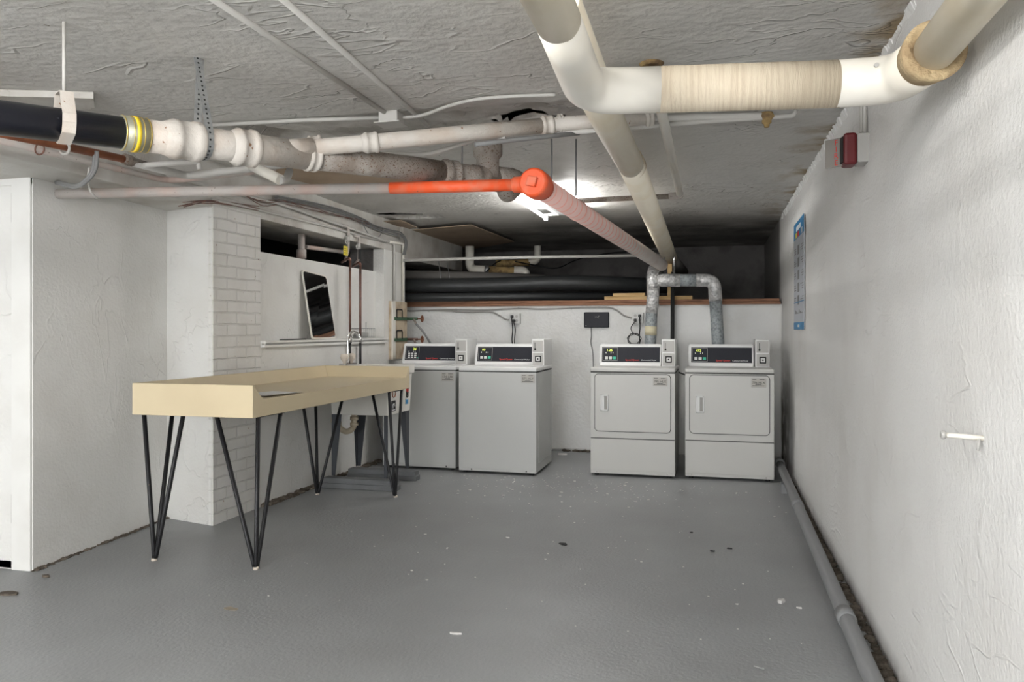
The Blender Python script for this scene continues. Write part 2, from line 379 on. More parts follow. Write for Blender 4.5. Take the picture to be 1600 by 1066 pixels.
def ceil_z(x, y):
    z = CZ + .006 * nn(x * 1.1, y * 1.1, 3) + .003 * nn(x * 6, y * 6, 1)
    rdg = 1 - min(abs(nn(x * 2.2 + nn(x * 3, y * 3, 7), y * 3.2, 4)) / .03, 1)
    z -= .005 * rdg * max(0, nn(x * 1.3, y * 1.3, 9) + .25)
    e = 3.62 + .02 * nn(x * 6, 0, 2)
    if y < e: z -= .016
    elif y < e + .45 and x < -.6:
        a = nn(x * 4, y * 5, 11)
        if a > .05: z += .02 + .05 * min(a - .05, .4)
        z += .012 * nn(x * 14, y * 14, 3)
    if -3.0 < x < -2.55 and 7.02 < y + .12 * nn(x * 5, 1) < 7.2: z += .09
    return z
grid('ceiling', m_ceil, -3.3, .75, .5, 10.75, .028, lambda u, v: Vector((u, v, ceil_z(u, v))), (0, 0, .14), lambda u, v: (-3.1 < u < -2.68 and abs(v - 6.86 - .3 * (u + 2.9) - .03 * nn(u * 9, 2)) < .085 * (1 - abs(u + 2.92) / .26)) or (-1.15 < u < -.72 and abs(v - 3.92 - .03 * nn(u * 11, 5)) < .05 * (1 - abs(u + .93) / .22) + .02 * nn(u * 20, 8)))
struct(MB().box(-5.6, .9, -3.2, .5, CZ, CZ + .14).box(-5.6, -3.3, .5, 10.75, CZ, CZ + .14).build('ceiling', m_ceil, keep=True))
def wr(u, v): # right wall surface
    return XR + .006 * nn(u * .9, v * .9, 2) + .004 * nn(u * 5, v * 5, 5) + .010 * max(0, 1 - v / .12) * (1 + nn(u * 9, 0, 3)) * -.5
grid('wall_right', m_wallr, .6, 10.7, 0, CZ + .03, .035, lambda u, v: Vector((wr(u, v), u, v)), (.2, 0, 0))
struct(MB().box(XR, XR + .2, -3.2, .6, 0, CZ).build('wall_right', m_wallr, keep=True))
struct(MB().box(-5.6, .85, -3.2, 8.25, -.1, 0).build('floor', m_floor, keep=True))
struct(MB().box(-5.6, .85, -3.3, -3.1, 0, CZ).build('wall_near', m_wall, keep=True))
struct(MB().box(-5.7, -5.5, -3.1, 3.3, 0, CZ).build('wall_far_left', m_wall, keep=True))
m_fill = mat('fill_pane_glow', (.8, .85, .9), .4, emit=(.98, .99, 1), estr=FILL)  # glowing pane added as fill light
wf = MB(); wf.box(-4.0, .3, -3.1, -3.04, .85, .92).box(-4.0, .3, -3.1, -3.04, 2.13, 2.2).box(-4.0, -3.93, -3.1, -3.04, .85, 2.2).box(.23, .3, -3.1, -3.04, .85, 2.2).box(-1.88, -1.82, -3.1, -3.05, .85, 2.2)
struct(wf.build('added_fill_frame', m_door, keep=True)); struct(MB().box(-3.93, .23, -3.09, -3.07, .92, 2.13).build('added_fill_pane', m_fill, keep=True))  # frame and pane added behind the camera, never in view
# back wall, its timber plate, and the crawl space over it
grid('wall_back', m_wallb, -3.6, XR + .01, 0, 1.495, .035, lambda u, v: Vector((u, YB + .004 * nn(u * 4, v * 4, 6) + .004 * nn(u * 1.1, v, 8), v)), (0, .24, 0))
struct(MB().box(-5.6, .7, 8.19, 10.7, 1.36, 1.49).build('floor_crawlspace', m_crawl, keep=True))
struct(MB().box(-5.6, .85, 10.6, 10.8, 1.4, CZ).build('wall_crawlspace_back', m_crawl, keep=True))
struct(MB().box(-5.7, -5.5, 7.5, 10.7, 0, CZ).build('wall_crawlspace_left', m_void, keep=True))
pl = MB(); pl.box(-3.6, XR - .01, YB - .012, YB + .1, 1.495, 1.522, .003); pl.box(-3.6, XR - .02, YB - .004, YB + .1, 1.524, 1.55, .003)
struct(pl.build('trim_wall_plate', m_redw, keep=True))
# left walls
def slab(name, m, x0, x1, y0, y1, z0, z1): return struct(MB().box(x0, x1, y0, y1, z0, z1).build(name, m, keep=True))
# slanting plastered wall between door and pillar
wa = MB(); wa.prism([(-3.41, 3.30), (-3.51, 4.49), (-3.75, 4.49), (-3.75, 3.30)], 0, 2.05, lambda u, v, a: Vector((u, v, a)))
struct(wa.build('wall_left_plaster', m_wall, keep=True))
pb = MB(); pb.prism([(-3.56, 4.46), (XL - .002, 4.345), (XL - .002, 4.885), (-3.56, 4.885)], 0, 2.055, lambda u, v, a: Vector((u, v, a)))
struct(pb.build('wall_left_pillar', m_wall, keep=True)); slab('wall_left_brick_face', m_brick, XL - .03, XL + .004, 4.348, 4.884, 0, 2.054)
slab('wall_left_below_niche', m_wall, -3.44, XL, 4.88, 7.02, 0, 1.135)
slab('wall_left_end', m_wall, -3.44, XL, 7.02, 7.55, 0, 2.03)
slab('wall_left_jamb', m_crawl, -3.442, -3.2, 7.012, 7.0199, 1.17, 2.05)
slab('wall_niche_partition', m_wall, -3.215, -3.175, 4.885, 7.018, 1.17, 1.812)
sl = MB(); sl.box(-3.44, -3.045, 4.885, 7.03, 1.152, 1.17, .003); sl.box(-3.10, -3.078, 4.885, 7.03, 1.12, 1.153, .001); sl.box(-3.10, -3.055, 4.89, 7.03, 1.122, 1.142, .003); struct(sl.build('trim_niche_sill', m_door, keep=True))
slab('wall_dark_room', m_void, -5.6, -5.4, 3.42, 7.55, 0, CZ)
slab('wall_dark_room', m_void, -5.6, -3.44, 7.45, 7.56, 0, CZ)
slab('wall_corner_return', m_wallb, -3.7, -3.6, 7.56, 8.2, 0, 1.495)
# beam along the left wall
bm_ = MB(); bm_.box(-3.75, -3.125, .5, 7.5, 2.035, CZ + .02); bm_.box(-3.13, XL, .5, 7.5, 2.03, 2.115, .006)
struct(bm_.build('trim_left_beam', m_beam, keep=True))
b2 = MB(); b2.box(-3.5, XL + .004, 7.5, 9.45, 1.985, CZ + .02, .006); struct(b2.build('trim_crawlspace_beam', m_beam, keep=True))
# door wall on the far left
slab('wall_door_side', m_wall, -5.6, -4.45, 3.30, 3.42, 0, CZ)
slab('wall_door_side', m_wall, -4.45, -3.42, 3.32, 3.42, 2.06, CZ)
dj = MB(); dj.box(-3.535, -3.415, 3.285, 3.36, .0, 2.045, .004); dj.box(-4.45, -4.36, 3.285, 3.36, 0, 2.045, .004); dj.box(-4.45, -3.415, 3.29, 3.36, 2.0, 2.06, .003)
struct(dj.build('trim_door_frame', m_door, keep=True))
d = MB(); d.box(-4.355, -3.545, 3.31, 3.35, .055, 1.995, .003); door = struct(d.build('door_1', m_door, keep=True))
struct(MB().box(-4.36, -3.53, 3.30, 3.40, 0, .045, .004).build('trim_door_sill', m_door, keep=True))
h = MB()
for z in (1.9, .33):
    h.tube([(-3.54, 3.30, z - .09), (-3.54, 3.30, z + .06)], .007, 10)
h.build('hinge', m_cond, door, keep=True)
# cut edge of plaster along the ceiling/right wall corner
cf = MB(); prev = None; pts = []
y = .8
while y < 8.0:
    pts.append((y, .006 + .016 * random.random())); y += .02 + .03 * random.random()
for (a, ra), (b, rb) in zip(pts, pts[1:]):
    cf.prism([(XR + .01, CZ + .0), (XR - ra, CZ - .004), (XR - ra * .35, CZ - .02 - ra * .7), (XR + .01, CZ - .05 - rb)], a, b - .004, lambda u, v, q: Vector((u, q, v)))
struct(cf.build('trim_plaster_edge', m_wallr, keep=True))
# crumbling plaster and dirt at the wall bases
def rubble(name, label, p0, p1, width, hgt, n, m, seed):
    rnd = random.Random(seed); b = MB(); p0 = Vector(p0); p1 = Vector(p1); side = (p1 - p0).cross(Vector((0, 0, 1))).normalized()
    for i in range(n):
        t = rnd.random(); s = hgt * (.25 + .9 * rnd.random() ** 2)
        c = p0.lerp(p1, t) + side * width * rnd.random() * (.4 + .6 * abs(nn(t * 7, seed)) * 2)
        r = bmesh.ops.create_icosphere(b.bm, subdivisions=1, radius=s)
        for v in r['verts']:
            v.co = Vector((v.co.x * (1 + .7 * rnd.random()), v.co.y * (1 + .7 * rnd.random()), v.co.z * .6)) + c + Vector((0, 0, s * .25))
    o = b.build(name, m); return tag(o, label, 'rubble', kind='stuff')
rubble('dirt', 'dark dirt in the gap between right wall and grey floor pipe', (XR - .005, 1.6, 0), (XR - .005, 7.9, 0), -.055, .016, 1500, m_dirt, 3)
rubble('crumbled_plaster', 'crumbling brown plaster along base of left wall near the sink', (XL, 4.9, 0), (XL, 6.9, 0), .06, .028, 420, m_dirt, 4)
rubble('crumbled_plaster', 'thin line of debris at foot of wall beside the door', (-3.41, 3.29, 0), (-3.505, 4.45, 0), .022, .014, 260, m_dirt, 5)
rubble('crumbled_plaster', 'brown debris at base of back wall between washers and dryers', (-1.5, YB, 0), (-1.0, YB, 0), .07, .022, 130, m_dirt, 6)

# ---------------------------------------------------------------- lights
def ceiling_light(loc, label, m, group=None, spread=.19):
    t = thing('ceiling_light', label, 'light', loc, 0, group); WORLD[0] = False
    b = MB(); b.box(-.075, .075, -.61, .61, -.055, 0, .004); b.build('housing', m_cham2, t)
    b = MB(); b.prism([(-.12, -.040), (-.07, -.052), (.07, -.052), (.12, -.040), (.12, -.036), (-.12, -.036)], -.6, .6, lambda u, v, a: Vector((u, a, v))); b.build('reflector', m_cham2, t)
    for e in (-1, 1): MB().box(-spread - .02, spread + .02, e * .60 - .012, e * .60 + .012, -.055, -.035, .003).build('end_bar', m_cham2, t)
    for s in (-1, 1):
        MB().tube([(s * spread, -.585, -.075), (s * spread, .585, -.075)], .013, 12).build('tube', m, t)
        for e in (-1, 1):
            MB().box(s * spread - .018, s * spread + .018, e * .585 - .008 + (0 if e < 0 else 0), e * .585 + .012, -.1, -.045, .003).build('lampholder', m_cham2, t)
    WORLD[0] = True; return t
ceiling_light((-1.27, 6.3, CZ - .012), 'lit fluorescent ceiling fitting with two bare tubes, behind the orange pipe', m_tube)
ceiling_light((-1.15, .8, CZ - .03), 'added fluorescent fill fitting overhead, unseen above the top edge of the view', m_fill_tube)  # fitting added overhead, out of view, to brighten the room
ceiling_light((-2.6, -.6, CZ - .01), 'added fluorescent fill fitting behind the camera at left, out of view', m_fill_tube)  # second added fill fitting, behind the camera

# ---------------------------------------------------------------- washing machines and dryers
def machine(kind, name, label, loc, W, D, code, buttons):
    t = thing(name, label, kind, loc); WORLD[0] = False
    M_ = m_cham if kind == 'washing machine' else m_dryer
    h = .885; f = -D / 2; x0 = -W / 2; x1 = W / 2
    b = MB(); b.box(x0 + .002, x1 - .002, f + .004, D / 2, .022, h - .002, .008); b.build('cabinet', M_, t)
    b = MB(); b.box(x0, x1, f, D / 2, h + .003, h + .04, .010, seg=3); b.build('top_panel', m_cham2 if kind == 'washing machine' else m_dryer, t)
    b = MB(); b.box(x0 + .003, x1 - .003, f + .006, D / 2 - .004, h - .006, h + .006); b.build('top_seam', m_gap, t)
    for sx in (x0 + .05, x1 - .05):
        for sy in (f + .05, D / 2 - .05):
            MB().tube([(sx, sy, 0), (sx, sy, .024)], .018, 10).build('foot', m_gap, t)
    if kind == 'washing machine':
        b = MB(); b.box(x0 + .003, x1 - .003, f + .001, f + .01, .045, h - .004, .003); b.build('front_panel', M_, t)
        b = MB(); b.box(x0 + .004, x1 - .004, f + .003, f + .012, .022, .043, .002); b.build('kick_strip', M_, t)
        for sx in (x0 + .12, x1 - .09): MB().lathe((sx, f + .002, .035), (0, -1, 0), [(0, .006), (.002, .006), (.003, .003)], 12).build('screw', m_gap, t)
        b = MB(); b.box(x0 + .07, x1 - .07, f + .03, D / 2 - .2, h + .04, h + .046, .003); b.build('lid', m_cham2, t)
        b = MB()                                      # pressed ribs on the side sheet
        b.box(x1 - .003, x1 + .0008, f + .10, f + .104, .1, .84); b.box(x1 - .003, x1 + .0008, D / 2 - .08, D / 2 - .076, .1, .84); b.box(x1 - .003, x1 + .0008, f + .10, D / 2 - .076, .094, .1)
        b.build('side_rib', M_, t)
    else:
        b = MB(); b.box(x0 + .003, x1 - .003, f + .001, f + .01, .325, h - .004, .003); b.build('front_panel', M_, t)
        b = MB(); b.box(x0 + .005, x1 - .005, f + .002, f + .012, .314, .330); b.build('panel_seam', m_gap, t)
        b = MB(); b.box(x0 + .003, x1 - .003, f + .000, f + .01, .05, .3195, .003); b.build('lower_panel', M_, t)
        b = MB(); b.box(x0 + .004, x1 - .004, f + .003, f + .012, .022, .047, .002); b.build('kick_strip', M_, t)
        for sx in (x0 + .055, x1 - .065): MB().lathe((sx, f + .002, .036), (0, -1, 0), [(0, .006), (.002, .006), (.003, .003)], 12).build('screw', m_coin, t)
        def rr(xa, xb, za, zb, r):
            P = []
            for cx, cz, a0 in ((xb - r, zb - r, 0), (xa + r, zb - r, 90), (xa + r, za + r, 180), (xb - r, za + r, 270)):
                for k in range(7):
                    a = math.radians(a0 + 15 * k); P.append((cx + r * math.cos(a), cz + r * math.sin(a)))
            return P
        dx0, dx1, dz0, dz1 = x0 + .042, x1 - .040, .385, .868
        b = MB(); b.prism(rr(dx0 - .0055, dx1 + .0055, dz0 - .0055, dz1 + .0055, .036), f + .002, f - .0012, lambda u, v, a: Vector((u, a, v))); b.build('door_seal', m_gap, t)
        b = MB(); b.prism(rr(dx0, dx1, dz0, dz1, .03), f + .002, f - .007, lambda u, v, a: Vector((u, a, v)))
        es = [e for e in b.bm.edges if all(abs(v.co.y - (f - .007)) < 1e-5 for v in e.verts)]
        bmesh.ops.bevel(b.bm, geom=es, offset=.003, segments=2, affect='EDGES'); dr = b.build('door', M_, t)
        hx = dx0 + .048
        b = MB()
        for (a0, a1, c0, c1) in ((0, .016, 0, .14), (.056, .066, 0, .14), (0, .066, 0, .012), (0, .066, .128, .14)):
            b.box(hx + a0, hx + a1, f - .017, f - .004, .555 + c0, .555 + c1, .003)
        b.box(hx + .014, hx + .032, f - .014, f - .004, .567, .683, .002)
        b.build('door_handle', m_cham2, dr)
        MB().box(hx + .03, hx + .058, f - .0085, f - .006, .565, .685).build('grip_shade', m_gryc2, dr)  # darker grey panel stands in for shadow inside the grip
    # rating plate on the front
    fz = f - (.007 if kind != 'washing machine' else 0)
    px1 = x1 - (.065 if kind != 'washing machine' else .016); pz1 = .85 if kind != 'washing machine' else h - .018
    b = MB(); b.box(px1 - .118, px1, fz - .0016, fz + .004, pz1 - .075, pz1, .001); lp = b.build('number_plate', m_coin, t)
    b = MB(); b.box(px1 - .114, px1 - .004, fz - .0022, fz, pz1 - .071, pz1 - .004); b.build('plate_face', m_paper, lp)
    b = MB(); b.text(code, .027, T(px1 - .059, fz - .0023, pz1 - .046) @ FACE, align='CENTER')
    for zz, ww in ((-.012, .1), (-.055, .05), (-.064, .1)):
        n_ = int(ww / .008)
        for k in range(n_):
            if zz > -.02 and k in (4, 5, 6): continue
            xx = px1 - .059 - ww / 2 + k * .008; b.box(xx, xx + .0065, fz - .0026, fz - .002, pz1 + zz, pz1 + zz + .005)
    b.build('plate_lettering', m_panel, lp)
    # console
    cy = f + .43; zb = h + .04; ch = .192; cw = .553; cx0 = x0 + .018; lean = .04
    b = MB()
    prof = [(cy - .012, zb + .0), (cy, zb + .022), (cy + lean, zb + ch - .012), (cy + lean + .012, zb + ch), (cy + .18, zb + ch), (cy + .18, zb)]
    b.prism(prof, cx0, cx0 + cw, lambda u, v, a: Vector((a, u, v)))
    es = [e for e in b.bm.edges if abs(e.verts[0].co.x - e.verts[1].co.x) < 1e-6]
    bmesh.ops.bevel(b.bm, geom=es, offset=.006, segments=2, affect='EDGES'); con = b.build('console', m_cham2, t)
    dv = Vector((0, lean, ch - .034)).normalized(); nv = Vector((0, -dv.z, dv.y)); o_ = Vector((cx0, cy, zb + .022))
    PM = Matrix(((1, 0, 0, 0), (0, dv.y, nv.y, 0), (0, dv.z, nv.z, 0), (0, 0, 0, 1)))
    PM = Matrix.Translation(o_) @ PM        # local (u along x, v up the slope, w out of it)
    b = MB(); b.box(.022, cw - .012, .010, .148, -.002, .002, M=PM); b.build('control_panel', m_panel, con)
    b = MB()
    for a in ((.03, .163, .020, .0225), (.03, .163, .140, .1425), (.03, .0322, .020, .1425), (.161, .163, .020, .1425)): b.box(*a, .002, .0026, M=PM)
    b.build('panel_outline', m_coin, con)
    b = MB(); b.text({'574-GFR': '24', '571-HLY': '00', '795-HLX': '1.25', '796-HLX': '475'}[code], .032, PM @ T(.062 if buttons < 6 else .1, .108, .0022)); b.build('display', m_digit, con)
    for u in (.055, .1, .118): MB().box(u, u + .006, .088, .1, .0022, .0027, M=PM).build('status_mark', m_btn, con)
    if buttons >= 6:
        for r_ in range(3):
            for c_ in range(3): MB().box(.052 + c_ * .032, .074 + c_ * .032, .030 + r_ * .019, .043 + r_ * .019, .002, .0045, .001, M=PM).build('button', m_btn, con)
        MB().box(.143, .157, .030, .038, .002, .004, M=PM).build('start_button', m_green, con)
    else:
        for c_ in range(2): MB().box(.050 + c_ * .036, .077 + c_ * .036, .033, .058, .002, .0045, .004, M=PM).build('button', m_btn, con)
        MB().box(.122, .150, .033, .058, .002, .0045, .004, M=PM).build('start_button', m_green, con)
    b = MB(); b.text('Speed Queen', .0225, PM @ T(.235, .0225, .0022)); b.build('red_lettering', m_red, con)
    b = MB(); b.text('Commercial ' + ('Washer' if kind == 'washing machine' else 'Dryer'), .0175, PM @ T(.375, .023, .0022)); b.build('white_lettering', m_wht, con)
    # coin box
    bx0 = cx0 + cw + .012; bx1 = min(bx0 + .115, x1 - .004); by = cy - .10; bz = zb + .238
    b = MB(); b.box(bx0, bx1, by, by + .34, zb, bz, .004); cb = b.build('coin_box', m_cham2, t)
    mx = (bx0 + bx1) / 2; hw = (bx1 - bx0) / 2 - .008
    b = MB(); b.box(mx - hw, mx + hw, by - .002, by + .002, zb + .125, bz - .012, .001); b.build('coin_slot_plate', m_coin, cb)
    b = MB(); b.box(mx - .028, mx - .024, by - .006, by - .001, zb + .145, bz - .03); b.box(mx - .032, mx - .018, by - .012, by - .001, zb + .14, zb + .158, .002); b.build('coin_slot', m_gap, cb)
    b = MB(); b.box(mx - hw, mx + hw, by - .005, by + .002, zb + .008, zb + .115, .003); b.build('lock_plate', m_coin, cb)
    b = MB(); b.box(mx - .026, mx + .03, by - .011, by - .004, zb + .034, zb + .09, .008, seg=3); b.build('lock_surround', m_gap, cb)
    b = MB(); b.box(mx - .016, mx + .02, by - .016, by - .009, zb + .044, zb + .08, .006, seg=3); b.build('lock_button', m_btn, cb)
    b = MB(); b.lathe((mx + .002, by - .015, zb + .062), (0, -1, 0), [(0, .007), (.004, .007), (.005, .005)], 14); b.build('keyhole', m_panel, cb)
    WORLD[0] = True; return t
machine('washing machine', 'washing_machine', 'washing machine nearest the sink, partly hidden behind the cream table', (-2.557, 6.90, 0), .70, .66, '574-GFR', 9)
machine('washing machine', 'washing_machine', 'fully visible washing machine with a bare side facing the gap before the dryers', (-1.81, 6.83, 0), .70, .66, '571-HLY', 3)
machine('tumble dryer', 'tumble_dryer', 'left tumble dryer, below the plug socket and the patched duct', (-.667, 7.01, 0), .715, .70, '795-HLX', 3)
machine('tumble dryer', 'tumble_dryer', 'right tumble dryer, closest to the right wall and its mouldy corner', (.124, 7.06, 0), .715, .70, '796-HLX', 3)

# ---------------------------------------------------------------- dryer ducts
def duct():
    Yd = 7.66
    t = thing('exhaust_duct', 'left exhaust duct rising from behind the left dryer, with masking tape round it', 'duct', (-.58, Yd, .35))
    p = lambda px, py: ay(px, py, Yd)
    MB().tube([p(1014, 600), p(1016, 535), p(1018, 489)], .056, 24).build('pipe', m_duct, t)
    MB().tube([p(1016.6, 524), p(1017.2, 510)], .0575, 24).build('masking_tape', m_mask, t)
    b = MB(); b.tube([p(1018, 490), p(1020, 470), p(1020.5, 451)], [.059, .059, .062], 24); b.ring(p(1020, 466), (0, 0, 1), .060, .004); b.ring(p(1020, 476), (0, 0, 1), .060, .004); b.build('foil_joint', m_foil, t)
    b = MB(); b.tube(fillet([p(1020.5, 452), p(1020, 432), p(1018, 424) + Vector((0, .35, .05)), p(1018, 424) + Vector((0, .9, .05))], .09), .062, 20); b.build('foil_elbow', m_foil, t)
    t2 = thing('exhaust_duct', 'right exhaust duct arching over from the right dryer, grey band between foil bends', 'duct', (.03, Yd, .35))
    MB().tube([p(1126, 600), p(1122, 535), p(1118, 470)], .058, 24).build('pipe', m_duct, t2)
    MB().tube(fillet([p(1118, 471), p(1116, 438), p(1088, 438)], .10, 5), .062, 20).build('foil_elbow', m_foil, t2)
    MB().tube([p(1090, 438), p(1062, 438)], .0585, 24).build('middle_band', m_duct, t2)
    MB().tube([p(1063, 438), p(1034, 438), p(1028, 438)], [.062, .062, .05], 24).build('foil_joint', m_foil, t2)
duct()
# strap from pipe to duct, small fittings near it
tag(MB().tube(spline([ay(1039, 402, 7.5), ay(1034, 418, 7.5), ay(1027, 427, 7.5)]), .008, 8, flat=(1, .35)).build('hanging_strap', m_steel), 'short metal strap hanging from white pipe end above the left duct', 'strap')
tag(MB().tube(fillet([ay(1047, 398, 7.8), ay(1053, 399, 7.8), ay(1053, 432, 7.8)], .02), .012, 10).build('water_pipe', m_chrome), 'short bright pipe bend beneath the end of the white insulated pipe', 'pipe')
tag(MB().tube([ay(1051, 425, 7.86), Vector((ay(1050, 600, 7.86).x, 7.86, 0))], .019, 12).build('gas_pipe', m_gap), 'dark vertical pipe running down the back wall between the two dryers', 'pipe')
# ---------------------------------------------------------------- back wall fittings
def boxpipe(): pass
def outlet(px, py, label, plugs):
    c = ay(px, py, YB); t = thing('wall_socket', label, 'socket', (c.x, YB, c.z)); WORLD[0] = False
    MB().box(-.055, .055, -.05, 0, -.055, .055, .006).build('back_box', m_coin, t)
    MB().box(-.056, .056, -.055, -.049, -.056, .056, .004).build('cover_plate', m_btn, t)
    for sx, sz in ((-.022, .022), (.022, .022), (-.022, -.022), (.022, -.022)):
        MB().lathe((sx, -.055, sz), (0, -1, 0), [(0, .015), (.002, .015)], 16).build('receptacle', m_coin, t)
    WORLD[0] = True
    return c
c1 = outlet(806, 498, 'grey wall socket with two black cords, above the second washer', None)
c2 = outlet(997, 497, 'grey wall socket with coiled black cords, beside the left exhaust duct', None)
def corded(name, label, c, sx, sz, pts, r):
    q = Vector((c.x + sx, YB - .09, c.z + sz)); t = thing(name, label, 'cord', q)
    MB().box(q.x - .013, q.x + .013, YB - .097, YB - .058, q.z - .016, q.z + .013, .005).build('plug', m_blk, t)
    MB().tube(spline([q + Vector((0, 0, -.012))] + pts, 5), r, 8).build('cable', m_blk, t)
corded('plugged_cord', 'left one of two black cords dropping behind second washer', c1, -.022, .022, [ay(801, 515, 7.85), ay(800, 530, 7.80), ay(801, 545, 7.72), ay(801, 570, 7.6)], .006)
corded('plugged_cord', 'right one of two black cords dropping behind second washer', c1, .0, -.022, [ay(805, 515, 7.85), ay(804, 530, 7.80), ay(804, 545, 7.72), ay(804, 570, 7.6)], .006)
corded('plugged_cord', 'straight black cord falling from socket beside the left duct', c2, .022, .022, [ay(1000, 512, 7.85), ay(999, 525, 7.85), ay(1000, 545, 7.8), ay(1001, 580, 7.6)], .006)
cc = ay(991, 530, 7.85); loop = [ay(986, 512, 7.85), ay(988, 519, 7.85)]
for k in range(40):
    a = PI / 2 + k * 2 * PI / 13; r_ = .062 + .008 * math.sin(k * 1.7); loop.append(cc + Vector((r_ * math.cos(a), -.002 * (k % 5), r_ * .85 * math.sin(a))))
corded('coiled_cord', 'black cord coiled in loops above the left dryer', c2, -.022, -.022, loop, .0045)
cm = ay(932.5, 500, YB); t = thing('network_box', 'flat black network box mounted on white back wall', 'electronics box', (cm.x, YB, cm.z)); WORLD[0] = False
MB().box(-.127, .127, -.038, 0, -.078, .078, .008).build('casing', m_panel, t)
b = MB(); b.box(.108, .110, -.039, -.037, -.07, .07); b.build('seam', m_gap, t)
b = MB(); b.tube([(-.014, -.039, .028), (.0, -.039, .030), (.02, -.039, .027)], .003, 6); b.tube([(.012, -.039, .026), (.03, -.039, .04)], .002, 6); b.tube([(.012, -.039, .028), (.026, -.039, .014)], .002, 6); b.build('emblem', m_coin, t)
MB().lathe((-.105, -.038, -.06), (0, -1, 0), [(0, .005), (.001, .005)], 12).build('status_dot', m_coin, t)
WORLD[0] = True
tag(MB().tube(spline([ay(923.5, 512, 7.93), ay(924, 525, 7.93), ay(923, 535, 7.93), ay(926, 550, 7.93), ay(927, 575, 7.93), ay(927, 640, 7.93)]), .0045, 8).build('network_cable', m_gryc), 'thin grey cable hanging from the black network box', 'cable')
def clip_at(b, p): b.box(p.x - .006, p.x + .006, p.y - .016, p.y + .01, p.z - .011, p.z + .011, .002)
t = thing('wall_cable', 'upper grey cable clipped along back wall under timber plate to the duct socket', 'cable', (-1.5, YB, 1.45))
P = [ay(x, y, YB - .012) for x, y in ((634, 486), (700, 484), (760, 484.5), (810, 482), (850, 483), (900, 481), (945, 480.5), (962, 484), (975, 493), (991, 498))]
MB().tube(spline(P), .008, 8).build('sheath', m_gryc2, t)
for x, y in ((713, 484), (810, 482), (893, 482)):
    b = MB(); clip_at(b, ay(x, y, YB)); b.build('clip', m_coin, t)
t = thing('wall_cable', 'lower grey cable sagging from the valves to the socket above second washer', 'cable', (-2.5, YB, 1.4))
P = [ay(x, y, YB - .012) for x, y in ((640, 486.5), (665, 485), (700, 486), (730, 488), (765, 487.5), (780, 493), (790, 499), (799, 500))]
MB().tube(spline(P), .008, 8).build('sheath', m_gryc2, t)
for x, y in ((663, 485), (670, 485.5), (713, 487)):
    b = MB(); clip_at(b, ay(x, y, YB)); b.build('clip', m_coin, t)

tag(MB().tube(spline([(-.37, 7.366, .875), (-.30, 7.375, .85), (-.24, 7.40, .825), (-.20, 7.415, .81)]), .006, 8).build('dark_cord', m_blk), 'short black cord crossing the gap between the two dryers', 'cord')
# timber on the ledge
def board(name, p, q, th, dep, label, m=m_wood, cat='timber'):
    b = MB(); b.box(p.x, q.x, p.y, p.y + dep, p.z, p.z + th, .002); return tag(b.build(name, m), label, cat)
a = ay(945, 470, 8.0); c = ay(1082, 470, 8.0)
board('wood_offcut', Vector((a.x, 7.97, 1.551)), Vector((c.x, 7.97, 1.551)), .036, .09, 'long pine offcut lying on the reddish timber plate behind the ducts')
a = ay(958, 463, 8.0); c = ay(1008, 463, 8.0)
board('wood_offcut', Vector((a.x, 7.975, 1.588)), Vector((c.x, 7.975, 1.588)), .032, .07, 'short pine offcut stacked on the longer one left of the ducts')
a = ay(1043, 463, 7.99); c = ay(1050, 412, 7.99)
tag(MB().box(a.x, c.x, 7.985, 8.03, 1.588, c.z, .002).build('wood_post', m_wood), 'short upright pine stick standing behind the foil duct', 'timber')

# ---------------------------------------------------------------- crawl space pipes
def simple_pipe(name, label, pts, r, m, R=.06, seg=16, cat='pipe', group=None):
    return tag(MB().tube(fillet(pts, R) if len(pts) > 2 else pts, r, seg).build(name, m), label, cat, group)
simple_pipe('wrapped_pipe', 'thick black wrapped pipe in the crawl space, the upper shiny one', [at(560, 447, 8.4), at(760, 446, 8.3), at(880, 441, 8.2), at(1046, 447, 8.3)], .078, m_bwrap, .3)
simple_pipe('wrapped_pipe', 'lower black wrapped pipe lying just over the timber plate', [at(560, 466, 8.32), at(760, 464, 8.3), at(1000, 462, 8.35)], .046, m_bwrap, .3)
simple_pipe('wrapped_pipe', 'dusty grey pipe highest in the crawl space under the beam', [at(560, 430, 8.9), at(700, 432, 8.8), at(850, 437, 8.9)], .062, m_gwrap, .3)
simple_pipe('wrapped_pipe', 'small grey pipe between the two black wrapped pipes', [at(600, 456, 8.6), at(720, 454, 8.6)], .025, m_gwrap)
simple_pipe('water_pipe', 'thin pipe spanning the crawl space opening from beam to white insulated pipe', [at(630, 407, 7.9), at(800, 402.5, 7.9), at(1036, 399, 7.85)], .0155, m_cond, .1)
t = thing('drain_pipe', 'cream drain pipe dropping behind the beam then turning right to corroded wrap', 'pipe', at(735, 425, 9.3))
MB().tube(fillet([at(734, 385, 9.3), at(734, 421, 9.3), at(760, 422, 9.2)], .08), .052, 16).build('elbow_pipe', m_pvc, t)
MB().tube([at(757, 422, 9.2), at(764, 422.5, 9.2)], .058, 16).build('clamp', m_steel, t)
MB().tube([at(764, 422.5, 9.2), at(806, 424, 9.1)], .05, 16).build('corroded_wrap', m_corr, t)
MB().tube(fillet([at(803, 423, 9.1), at(821, 424, 9.1), at(821, 436, 9.1)], .1), .053, 16).build('end_elbow', m_pvc, t)
t = thing('drain_pipe', 'corroded drain pipe higher in the crawl space, turning up into the ceiling', 'pipe', at(840, 405, 9.6))
MB().tube([at(775, 412, 9.6), at(828, 410, 9.6)], .042, 16).build('corroded_wrap', m_corr, t)
MB().tube(fillet([at(826, 410, 9.6), at(840, 408, 9.6), at(840, 384, 9.6)], .08), .042, 16).build('elbow', m_pvc, t)
